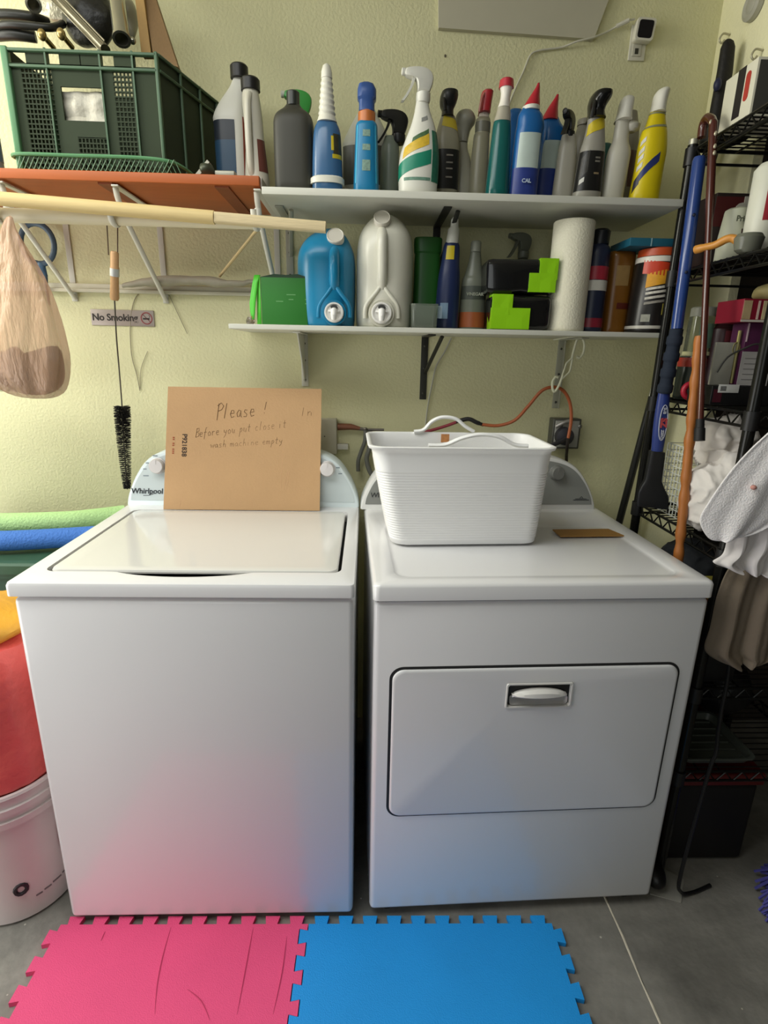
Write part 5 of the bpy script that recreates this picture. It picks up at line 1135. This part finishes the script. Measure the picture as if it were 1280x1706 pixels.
# black sleeve hung on the wall hook
hs_ = thing('black_sleeve', 'long black padded sleeve hanging in the corner above the poles', 'sleeve', at(1212, 200, 'Y', .67))
m = MB(); rows = []
for py, pxc, hw in ((66, 1214, 4), (70, 1214, 8), (80, 1213, 11), (120, 1208, 12), (180, 1198, 13), (240, 1188, 13), (270, 1182, 10)):
    c = at(pxc, py, 'Y', .66); s = scl(c); rows.append((c.x, c.y, c.z, hw*s, hw*s*.8, 2.4))
m.loft(list(reversed(rows)), 20); m.build('sleeve', M('1c1a18', .6, bump=.2), hs_)
c = at(1196, 141, 'Y', .64); m = MB(); m.ball(c, (.010, .010, .016), 12, 8); m.build('blue_mark', M('262a4a', .5), hs_)
for i, (px, py, lb) in enumerate(((1216, 58, 'small screw hook in the right wall above the black sleeve'), (1271, 84, 'small screw hook in the right wall above the white carton'))):
    c = at(px, py, 'X', XW-.002); m = MB(); m.tube(smooth_path([c, c+Vector((-.018, 0, .002)), c+Vector((-.026, 0, -.012)), c+Vector((-.018, 0, -.020)), c+Vector((-.012, 0, -.012))], 4), .0026, 7); solo(m, 'wall_hook', M('b9b49a', .4, metal=.3), lb, 'hook', 'screw hooks in the right wall')
c = at(1259, 8, 'X', XW-.002); m = MB(); st = len(m.v); m.loft([(0, 0, 0, .035, .035), (0, 0, .012, .034, .034), (0, 0, .016, .026, .026), (0, 0, .013, .018, .018), (0, 0, .017, .010, .010)], 28); m.xf(Matrix.Translation(c) @ Matrix.Rotation(-PI/2, 4, 'Y'), st); solo(m, 'wall_disc', M('a8a697', .4, var=.1), 'round grey disc fixed on the right wall at the top', 'disc')
m = MB(); m.ball((1.60, .50, rz(5)+.030), (.05, .09, .028), 22, 12).jitter(.008, 25); solo(m, 'dark_cloth', M('20201c', .8), 'dark cloth heap on the top rack shelf behind the white carton', 'cloth', GR)
# shelf at 1.588
z0 = rz(4)
p0 = at(1172, 300, 'Y', .42)
t = bx('sealer_carton', 'black and dark red carton lettered du se behind the white can', 'carton', 1.545, 1.74, .40, .50, z0+.0, z0+.158, M('201614', .5))
MB().box((1.5445, .3992, z0+.085), (1.7405, .3998, z0+.15)).build('red_panel', M('4a1616', .5), t)
for tx, dz in (('du', .118), ('se', .080)):
    text_mb(tx, .060, frame_m((1.618+(.004 if tx == 'du' else 0), .3985, z0+dz+.008), (1, 0, 0), (0, 0, 1)), offset=.0022, space=.95).build('lettering', M('b9b6a8', .5), t, smooth=False)
b = Bot('filler_tub', 'white tub of filler in front of the lettered carton', 'tub', 1222, 400, .36, z0, GR)
b.body([(348, 15), (351, 19), (356, 20), (358, 20), (400, 24), (415, 24)], M('b3b5a0', .45), k=1)
text_mb('Primer', .0165, frame_m((b.X-.002, b.Y-.0385, b.z(371)), (1, 0, 0), (0, 0, 1)), offset=.0004).build('lettering', M('4d5142', .5), b.root, smooth=False)
b.band(386, 398, M('3a2320', .5), a0=262, a1=300)
b = Bot('white_can', 'white can with a red label at the right edge of the rack', 'can', 1268, 380, .285, z0, GR)
b.body([(272, 17), (277, 21), (284, 25), (395, 25)], M('d5d5c4', .4), k=1); b.band(300, 372, M('97202c', .45, var=.15), a0=236, a1=345)
for y in (318, 332, 350): b.band(y, y+4, M('d0b0aa', .5, var=.4, scale=120), a0=262, a1=335, name='small_print')
m = MB(); c = at(1252, 380, 'Y', .24); st = len(m.v); m.loft([(c.x, c.y, z0+.0005, .018, .018), (c.x, c.y, z0+.006, .026, .022), (c.x, c.y, z0+.030, .030, .027), (c.x, c.y, z0+.038, .024, .022), (c.x, c.y, z0+.040, .012, .012)], 26); solo(m, 'grey_pot', M('6d6f62', .25, var=.1), 'glossy grey pot before the white can on the rack', 'pot', GR)
m = MB(); m.tube(smooth_path([at(1160, 416, 'Y', .34), at(1175, 412, 'Y', .32), at(1192, 408, 'Y', .30), (at(1212, 398, 'Y', .28)), at(1224, 398, 'Y', .27), at(1234, 406, 'Y', .26)], 5), [.0105]*4+[.009]*8+[.0095]*8+[.010]*5+[.007], 12, flat=.9); solo(m, 'curved_wood_piece', M('c98a3a', .35, var=.15), 'curved orange brown piece of wood poking out over the rack shelf edge', 'wood piece', GR)
# shelf at 1.262
z0 = rz(3)
b = Bot('glass_jar', 'clear glass jar with a pale lid behind the brown stick', 'jar', 1150, 655, .44, z0, GR)
b.body([(528, 19), (534, 20), (586, 21), (592, 22)], CLEAR('b9bfa4'), base=False); b.part([(512, 17), (514, 19), (528, 19)], M('8d8d80', .4), 'lid', k=1); b.band(540, 580, M('5e7a66', .5, var=.3, scale=60), a0=235, a1=300); b.band(586, 592, M('c9c79a', .4), name='foot_rim')
b2 = Bot('paint_jar', 'red topped dark jar under the clear jar on the rack', 'jar', 1146, 655, .44, z0, GR); b2.body([(594, 20), (600, 22), (655, 22)], M('29302a', .25), k=1); b2.band(596, 611, M('a03426', .45), name='red_band'); b2.band(613, 650, M('aab0a0', .4), a0=262, a1=272, name='painted_highlight')  # narrow pale band paints a glint on the dark jar
c = at(1152, 640, 'Y', .39); m = MB(); R1 = .017
m.tube([(c.x+R1*math.cos(2*PI*k/26), c.y, z0+.0245+R1*math.sin(2*PI*k/26)) for k in range(26)], .0075, 10, closed=True); solo(m, 'tape_roll', M('a81f33', .4), 'red tape roll standing on the rack shelf near the brown stick', 'tape roll', GR)
b = Bot('dark_bottle', 'dark red bottle with a grey cap behind the mahogany cane', 'bottle', 1186, 655, .42, z0, GR); b.body([(528, 9), (540, 11), (548, 19), (560, 21), (655, 21)], M('2c1416', .35)); b.part([(511, 16), (513, 19), (525, 19), (527, 12)], M('77756a', .4), 'cap', k=1); b.band(552, 570, M('5a2228', .5), a0=250, a1=290)
t = bx('black_case', 'flat black case with a white barcode label on the rack shelf', 'case', 1.531, 1.672, .262, .36, z0, z0+.044, M('171718', .4))
a, b_ = at(1196, 654, 'Y', .2612), at(1233, 641, 'Y', .2612); m = MB(); m.box((a.x, .2608, a.z), (b_.x, .2619, b_.z), .0004); lb_ = m.build('white_label', M('d9d9d4', .5), t)
m = MB()
for i in range(9): m.box((a.x+.005+i*.0016, .2604, a.z+.004), (a.x+.0058+i*.0016, .2609, a.z+.015))
m.build('barcode', M('4c4c4c', .5), lb_, smooth=False); MB().box((1.536, .2612, z0+.006), (1.556, .2619, z0+.036)).build('red_mark', M('4e1826', .5), t)
zc = z0+.0445
t = bx('white_card', 'tilted white card with a brass clip standing on the black case', 'card', 1.536, 1.585, .285, .292, zc, zc+.098, M('a9a79a', .5, var=.1))
m = MB(); a = at(1215, 580, 'Y', .283); m.tube([(1.590, .288, zc+.005), (1.588, .287, zc+.125)], .004, 8); m.tube([(1.5855+.008*math.cos(2*PI*k/18), .286, zc+.085+.013*math.sin(2*PI*k/18)) for k in range(18)], .002, 6, closed=True); m.build('brass_clip', M('a8a06a', .3, metal=.6), t)
t = bx('purple_carton', 'purple carton with a white lower half beside the white card', 'carton', 1.596, 1.668, .275, .33, zc, zc+.142, M('4a1d3e', .45, var=.1))
MB().box((1.5955, .2742, zc+.001), (1.6685, .2752, zc+.078)).build('white_half', M('b5b2ae', .5), t)
m = MB()
for i in range(5): m.box((1.604, .2736, zc+.014+i*.012), (1.640, .2743, zc+.0155+i*.012))
m.build('small_print', M('7d7a78', .5), t, smooth=False)
MB().box((1.5975, .2738, zc+.10), (1.6005, .2752, zc+.141)).build('edge_line', M('c9b0b4', .5), t)
zt_ = zc+.1425
t = bx('crimson_carton', 'crimson carton with cream pictures lying on the purple carton', 'carton', 1.568, 1.688, .262, .36, zt_, zt_+.050, M('7c1428', .4, var=.1))
for x0, x1, c in ((1.569, 1.588, 'b9a27a'), (1.602, 1.607, 'd8c0b0'), (1.614, 1.624, 'd0c092'), (1.648, 1.664, 'c9622e')): MB().box((x0, .2612, zt_+.006), (x1, .2619, zt_+.046)).build('picture', M(c, .5, var=.3, scale=60), t)
MB().box((1.568, .2611, zt_+.0002), (1.688, .2618, zt_+.005)).build('pale_edge', M('c9c2b4', .5), t)
m = MB(); m.ball((1.655, .31, zt_+.071), (.03, .035, .020), 18, 10).jitter(.007, 40); solo(m, 'paper_wad', M('a89c6a', .6, var=.2), 'yellowish crumpled paper wad on the crimson carton', 'paper', GR)
m = MB(); m.tube(smooth_path([(1.540, .27, zc+.03), (1.556, .265, zc+.065), (1.59, .262, zc+.085), (1.62, .262, zc+.095), (1.66, .262, zc+.080), (1.655, .262, zc+.03), (1.645, .262, zc+.003)], 5), .0022, 7); solo(m, 'thin_black_cable', M('3b3a36', .5), 'thin dark cable curling across the purple carton and white card', 'cable', GR)
# shelf at .955: linens, wire basket, bright packs
z0 = rz(2)
WC = M('d8d3cd', .9, var=.04, bump=.25, bscale=14, name='white_cotton')
def heap(name, parts, mat, label, cat, amp=.010, fr=16, floor=None, grp=None, crease=0.):
    m = MB()
    for c, r in parts:
        m.ball(c, r, 26, 16)
    for i, v in enumerate(m.v):
        d = NZ.noise_vector(v*fr)*amp+NZ.noise_vector(v*fr*2.6)*amp*.45; m.v[i] = v+d
        if floor is not None: m.v[i].z = max(m.v[i].z, floor)
    bm_me = bpy.data.meshes.new(name); bm_me.from_pydata([tuple(v) for v in m.v], [], m.f)
    o = bpy.data.objects.new(name, bm_me); sc.collection.objects.link(o)
    q = o.modifiers.new('remesh', 'REMESH'); q.mode = 'VOXEL'; q.voxel_size = .004
    q2 = o.modifiers.new('smooth', 'SMOOTH'); q2.iterations = 3; q2.factor = .5
    dg = bpy.context.evaluated_depsgraph_get(); me = bpy.data.meshes.new_from_object(o.evaluated_get(dg)); bpy.data.objects.remove(o)
    me.name = name; me.polygons.foreach_set('use_smooth', [True]*len(me.polygons)); me.materials.clear(); me.materials.append(mat)
    if crease:
        nr = [v.normal.copy() for v in me.vertices]
        for v, nn in zip(me.vertices, nr):
            q = Vector((v.co.x*1.0, v.co.y*.6, v.co.z*.75))
            rd = 1-2*abs(NZ.noise(q*22+Vector((3, 1, 7))+NZ.noise_vector(v.co*14)*.8)); rd2 = 1-2*abs(NZ.noise(q*45))
            v.co += nn*(crease*rd*abs(rd)+crease*.35*rd2)
            if floor is not None and v.co.z < floor: v.co.z = floor
    o = bpy.data.objects.new(name, me); sc.collection.objects.link(o); return tag(o, label, cat, grp)
def A(px, py, Y): return at(px, py, 'Y', Y)
heap('white_bundle', [(A(1185, 815, .24), (.055, .07, .062)), (A(1172, 845, .24), (.042, .07, .05)), (A(1215, 790, .24), (.045, .07, .05)), (A(1205, 850, .25), (.05, .07, .04))], WC, 'round bundled white cloth bulging from the rack beside the brown stick', 'cloth', .008, 20, z0, crease=.009)
heap('white_linen', [(A(1190, 730, .30), (.034, .06, .040)), (A(1217, 725, .29), (.045, .06, .040)), (A(1225, 755, .27), (.04, .06, .04)), (A(1195, 760, .29), (.035, .06, .03))], M('cdc7c0', .9, var=.05, bump=.3, bscale=16, name='linen'), 'folded white linen stuffed on the rack above the round white bundle', 'cloth', .010, 22, crease=.011)
wbk = thing('wire_basket', 'small white wire grid basket behind the brown stick', 'basket', (1.60, .37, z0))
bx0, bx1, by0, by1 = 1.542, 1.66, .31, .43; bz1 = z0+.19
m = MB()
for i in range(8): x = bx0+(bx1-bx0)*i/7; m.tube([(x, by0, z0+.003), (x, by0, bz1)], .0016, 5)
for i in range(11): z = z0+.003+(bz1-z0-.003)*i/10; m.tube([(bx0, by0, z), (bx1, by0, z), (bx1, by1, z), (bx0, by1, z)], .0016, 5, closed=True)
for i in range(9): y = by0+(by1-by0)*i/8; m.tube([(bx0, y, z0+.003), (bx0, y, bz1)], .0016, 5)
m.build('grid', M('c9ccc2', .4), wbk)
bx('black_box', 'black box under the small yellow pack on the rack', 'box', 1.542, 1.63, .125, .20, rz(1), rz(1)+.13, M('171716', .5))
t = bx('yellow_pack', 'small yellow and brown pack under the white cloth on the rack', 'pack', 1.545, 1.60, .13, .19, rz(1)+.1305, rz(1)+.255, M('8a8230', .5, var=.3, scale=20)); MB().box((1.5442, .1290, rz(1)+.19), (1.6008, .1912, rz(1)+.21)).build('brown_band', M('6b3424', .5), t)
heap('dark_clothes', [((1.60, .33, rz(1)+.24), (.05, .09, .05)), ((1.61, .30, rz(1)+.13), (.055, .08, .12)), ((1.62, .41, rz(1)+.10), (.06, .07, .09))], M('2b2e33', .8, var=.2), 'heap of dark clothes on the rack behind the brown stick', 'clothes', .010, 18, rz(1), crease=.008)
# hanging towels and trousers
def drape(name, outl, mat, label, cat, fold, freq, ph=0., thick=.004, n=26, sub=1):
    """outl: rows of ((left px, py, Y), (right px, py, Y)) from top to bottom"""
    rows = [(A(*a), A(*b_)) for a, b_ in outl]
    L = smooth_path([r[0] for r in rows], 5); Rr = smooth_path([r[1] for r in rows], 5)
    m = MB(); vs = []; k = len(L)
    for i in range(k):
        for j in range(n+1):
            u = j/n; p = L[i].lerp(Rr[i], u); t = i/(k-1)
            d = fold*(.35+.65*t)*(math.sin(freq*2*PI*u+ph+1.3*t)+.4*math.sin(freq*4.7*PI*u+ph*2+t*3))
            vs.append(p+Vector((0, d, .25*d)))
    fs = [(i*(n+1)+j, i*(n+1)+j+1, (i+1)*(n+1)+j+1, (i+1)*(n+1)+j) for i in range(k-1) for j in range(n)]
    m.add(vs, fs); return solo(m, name, mat, label, cat, 'laundry hanging on the rack', solid=thick, subsurf=sub)
tw = drape('white_towel', [((1285, 718, .03), (1345, 700, .02)), ((1252, 748, .035), (1340, 750, .02)), ((1215, 790, .04), (1330, 800, .02)), ((1180, 842, .045), (1320, 840, .02)), ((1168, 870, .05), (1310, 862, .02)), ((1182, 898, .05), (1262, 890, .03)), ((1200, 902, .05), (1212, 898, .045))], M('e6e3e2', .92, var=.03, bump=.3, bscale=300, name='terry'), 'white towel with a small red stain hanging over the rack corner', 'towel', .006, 1.3)
c = A(1256, 812, .022); m = MB(); m.ball(c, (.006, .006, .005), 12, 8); m.build('red_stain', M('b9867c', .9), tw, local=True)
drape('white_shirt', [((1222, 850, .055), (1330, 820, .045)), ((1216, 890, .055), (1330, 870, .045)), ((1208, 925, .053), (1325, 900, .045)), ((1190, 938, .053), (1315, 930, .045)), ((1206, 945, .053), (1300, 958, .045)), ((1224, 950, .053), (1285, 962, .045))], M('d9d4d2', .9, var=.03, bump=.2, bscale=30), 'white shirt hanging in soft folds under the stained towel', 'shirt', .012, 2.6, 1.)
drape('beige_trousers', [((1224, 938, .072), (1325, 930, .060)), ((1210, 960, .072), (1320, 960, .060)), ((1196, 1000, .070), (1310, 1000, .060)), ((1186, 1050, .069), (1300, 1050, .060)), ((1177, 1085, .068), (1294, 1090, .060)), ((1195, 1102, .068), (1288, 1100, .060)), ((1222, 1112, .067), (1262, 1110, .062))], M('7d7060', .9, var=.05, bump=.2, bscale=60, name='beige_cloth'), 'beige trousers hanging below the white shirt beside the dryer', 'trousers', .011, 2.2, .4)
# low shelves
z0 = rz(0)
m = MB(); tx0, tx1 = 1.545, 1.735
def tl2(d, z): return [(x, y, z) for x, y in rrect(tx1-tx0-2*d, .19-2*d, .02, 5, (tx0+tx1)/2, .215)]
m.loops([tl2(.008, z0+.0005), tl2(0, z0+.018), tl2(-.004, z0+.018), tl2(-.004, z0+.022), tl2(.003, z0+.021), tl2(.010, z0+.004)])
for i in range(6): m.tube([(tx0+.02, .145+i*.028, z0+.006), (tx1-.02, .145+i*.028, z0+.006)], .003, 6)
solo(m, 'grey_tray', M('4a4f48', .35), 'dark grey ribbed tray on the lowest rack shelf', 'tray', GR)
m2 = thing('shade_bin', 'dark red rimmed bin, its added black body standing in for shade under the rack', 'bin', (1.66, .3, .0005)); MB().box((1.56, .16, .001), (1.80, .46, .262), .015).build('bin', M('151313', .6), m2); MB().box((1.553, .153, .263), (1.807, .467, .30), .006).build('rim', M('5c1512', .5), m2)  # black body added as the darkness below the red rim
heap('shade_heap', [((1.63, .38, rz(0)+.085), (.06, .09, .08)), ((1.77, .36, rz(0)+.09), (.08, .10, .085))], M('121212', .5), 'added black heap standing in for the shade behind the grey tray', 'bag', .010, 14, rz(0)+.001)  # added black filler that darkens the back of the low shelf
heap('dark_sack', [((1.79, .32, rz(1)+.12), (.09, .15, .11)), ((1.80, .22, rz(1)+.07), (.08, .08, .065))], M('1d1817', .7), 'dark brown sack on the rack behind the hanging trousers', 'sack', .010, 12, rz(1)+.001)
m = MB(); m.tube(smooth_path([A(1216, 1100, .085), A(1211, 1140, .085), A(1203, 1180, .08), A(1197, 1220, .08), A(1193, 1255, .075), A(1180, 1290, .07), (1.545, .045, .09), (1.56, .05, .02), (1.60, .06, .0055), (1.66, .08, .0055)], 5), .0048, 8); solo(m, 'power_cable', M('121212', .4), 'black cord hanging from the laundry down to the floor beside the dryer', 'cable')
m = MB(); ps = [(1.485, .06), (1.555, .035), (1.60, .10), (1.53, .16)]; m.prism(ps, lambda x, y: (x, y, .0008), lambda x, y: (x, y, .003)); solo(m, 'paper_sheet', M('8f8d84', .7), 'sheet of paper on the floor beside the dryer under the black shoe', 'paper', smooth=False)
heap('black_shoe', [((1.505, .10, .036), (.03, .05, .031)), ((1.51, .165, .045), (.028, .05, .040))], M('101010', .4), 'black shoe standing on the paper sheet between dryer and rack', 'shoe', .003, 30, .0034)
# purple fringed mop on the floor
mp = thing('fringed_mop_head', 'blue purple fringed mop head on the floor at the rack foot', 'mop', (1.86, .02, 0)); random.seed(21)
m = MB()
for i in range(150):
    a = random.uniform(PI*.55, PI*1.65); r0 = random.uniform(.01, .05); L_ = random.uniform(.07, .14)
    b0 = Vector((1.88, .0, .05)); p0 = b0+Vector((r0*math.cos(a), r0*math.sin(a), random.uniform(0, .02))); p2 = b0+Vector((L_*math.cos(a), L_*math.sin(a), -.044+random.uniform(0, .02))); p1 = p0.lerp(p2, .5)+Vector((random.uniform(-.012, .012), random.uniform(-.012, .012), .02))
    m.tube(smooth_path([p0, p1, p2], 3), .0034, 5)
m.build('fringe', M('4a4890', .8, var=.3, scale=60), mp); MB().ball((1.88, 0, .058), (.05, .05, .018)).build('mop_plate', M('2c2c54', .6), mp)
# ------------------------------------------------------------------ poles in the corner
def AX(px, py, x=1.497): return at(px, py, 'X', x)
def ext(p, q, z): d = (q-p); t = (z-p.z)/d.z; return p+d*t
sb = thing('snow_brush', 'long blue snow brush with a black scraper blade, beside the rack post', 'snow brush', AX(1100, 840))
Y1, Y2 = .62, .555
T0, T1, T2, T3, T4 = AX(1166, 262), AX(1128, 548), AX(1107, 655), AX(1095, 752), AX(1086, 806)
m = MB(); m.tube([T0, T0.lerp(T1, .02), T1], [.0125, .015, .014], 16); m.build('blue_shaft', M('25407e', .25, coat=.4, var=.05), sb)
for t_ in (.33, .66): MB().ball(T0.lerp(T1, t_)+Vector((-.004, -.016, 0)), .004, 8, 6).build('shaft_button', M('141c33', .4), sb)
m = MB(); n_ = 40; pp = [T1.lerp(T2, i/n_) for i in range(n_+1)]; m.tube(pp, [.0160+.003*(1 if (i//5) % 2 else 0) for i in range(n_+1)], 16); m.build('foam_grip', M('1b2433', .85), sb)
m = MB(); pp = [T2.lerp(T3, i/12) for i in range(13)]; m.tube(pp, [.0150+.003*math.sin(PI*i/12) for i in range(13)], 16, flat=.75); hb_ = m.build('blue_handle', M('28397a', .35), sb)
ax_ = (T3-T2).normalized(); mid = T2.lerp(T3, .5); fw = Vector((0, -1, 0)); fw = (fw-ax_*fw.dot(ax_)).normalized(); sdv = ax_.cross(fw)
m = MB(); m.tube([mid+fw*.0138+ax_*(.046*math.cos(2*PI*k/30))+sdv*(.0105*math.sin(2*PI*k/30)) for k in range(30)], .0012, 5, closed=True); m.build('label_outline', M('b9bcc8', .5), hb_)
text_mb('SZ', .022, frame_m(mid+fw*.0150, ax_, ax_.cross(Vector((0, 1, 0)))), offset=.0012).build('red_emblem', M('b8484c', .5), hb_, smooth=False)
text_mb('SUB', .0095, frame_m(mid+fw*.0146-ax_*.031, ax_, ax_.cross(Vector((0, 1, 0)))), offset=.0004).build('lettering', M('b9bcc8', .5), hb_, smooth=False)
text_mb('ZERO', .0095, frame_m(mid+fw*.0146+ax_*.031, ax_, ax_.cross(Vector((0, 1, 0)))), offset=.0004).build('lettering', M('b9bcc8', .5), hb_, smooth=False)
m = MB(); rowsb = []
for px, py, hw, dep in ((1095, 752, 12, .012), (1092, 775, 13, .011), (1088, 800, 14, .010), (1087, 812, 20, .009), (1088, 822, 25, .007), (1088, 838, 27, .005), (1088, 846, 26, .003)):
    c = AX(px, py); s = scl(c); rowsb.append([c+Vector((hw*s*x, dep*y, -.10*hw*s*x)) for x, y in rrect(2, 2, .5, 4)])
m.loops(rowsb); m.build('scraper_blade', M('17181b', .45), sb)
cn = thing('walking_cane', 'mahogany walking cane with brass studs hung by its crook on the rack', 'cane', AX(1168, 720))
C0, C1 = AX(1188, 225, 1.499), AX(1167, 702, 1.492)
m = MB(); m.tube(smooth_path([AX(1174, 226, 1.504)+Vector((0, .012, 0)), AX(1172, 208, 1.504), AX(1179, 196, 1.502), AX(1188, 203, 1.5), C0, C0.lerp(C1, .3), C0.lerp(C1, .7), C1], 6), [.0095]*18+[.009]*12+[.0072]*13, 14); m.build('shaft', M('4a2018', .25, coat=.5, var=.1), cn)
for px, py in ((1182, 205), (1190, 224), (1189, 245), (1188, 256)): MB().ball(AX(px, py, 1.492)+Vector((0, -.006, 0)), (.0035, .003, .005), 8, 6).build('stud', M('c9c2a8', .3, metal=.5), cn)
m = MB(); d = (C1-C0).normalized(); m.tube([C1-d*.005, C1+d*.015, C1+d*.016, C1+d*.045], [.009, .0095, .0115, .0120], 14); m.build('rubber_tip', M('151515', .6), cn)
S0, S1 = AX(1166, 560, 1.494), AX(1133, 905, 1.494); Sf = ext(S0, S1, .012)
m = MB(); n_ = 150; pp = [S0.lerp(Sf, i/n_) for i in range(n_+1)]; m.tube(pp, [.0098+.002*abs(math.sin(i*.42))+.001*math.sin(i*1.3) for i in range(n_+1)], 14); solo(m, 'carved_stick', M('a8672f', .45, var=.25, scale=14), 'knobbly carved orange brown stick leaning before the white bundle', 'stick')
for (a, b_, r, c, lb) in ((A(1093, 640, .66), A(1034, 862, .70), .0115, '20211f', 'black pole leaning on the wall nearest the dryer panel'), (A(1090, 690, .70), A(1057, 880, .73), .0105, '33352f', 'dark grey pole leaning just right of the black pole'), (A(1100, 720, .735), A(1078, 800, .735), .008, '8a8d88', 'thin grey pole half hidden behind the snow brush')):
    f_ = ext(a, b_, .0125); m = MB(); t0 = a+(a-b_)*.15; m.tube([t0, f_], r, 12); solo(m, 'leaning_pole', M(c, .4, var=.1), lb, 'pole', 'poles leaning in the corner')

b = Bot('grey_bottle', 'grey bottle cut off beside the left side of the crate', 'bottle', -8, 290, .60, ZO)
b.body([(150, 7), (160, 9), (185, 12), (200, 14), (290, 15)], M('8b8f86', .4)); b.part([(138, 8), (140, 9), (151, 9)], M('3c3f3c', .4), 'cap', k=1); b.band(215, 270, M('5b7484', .5, var=.2, scale=40))
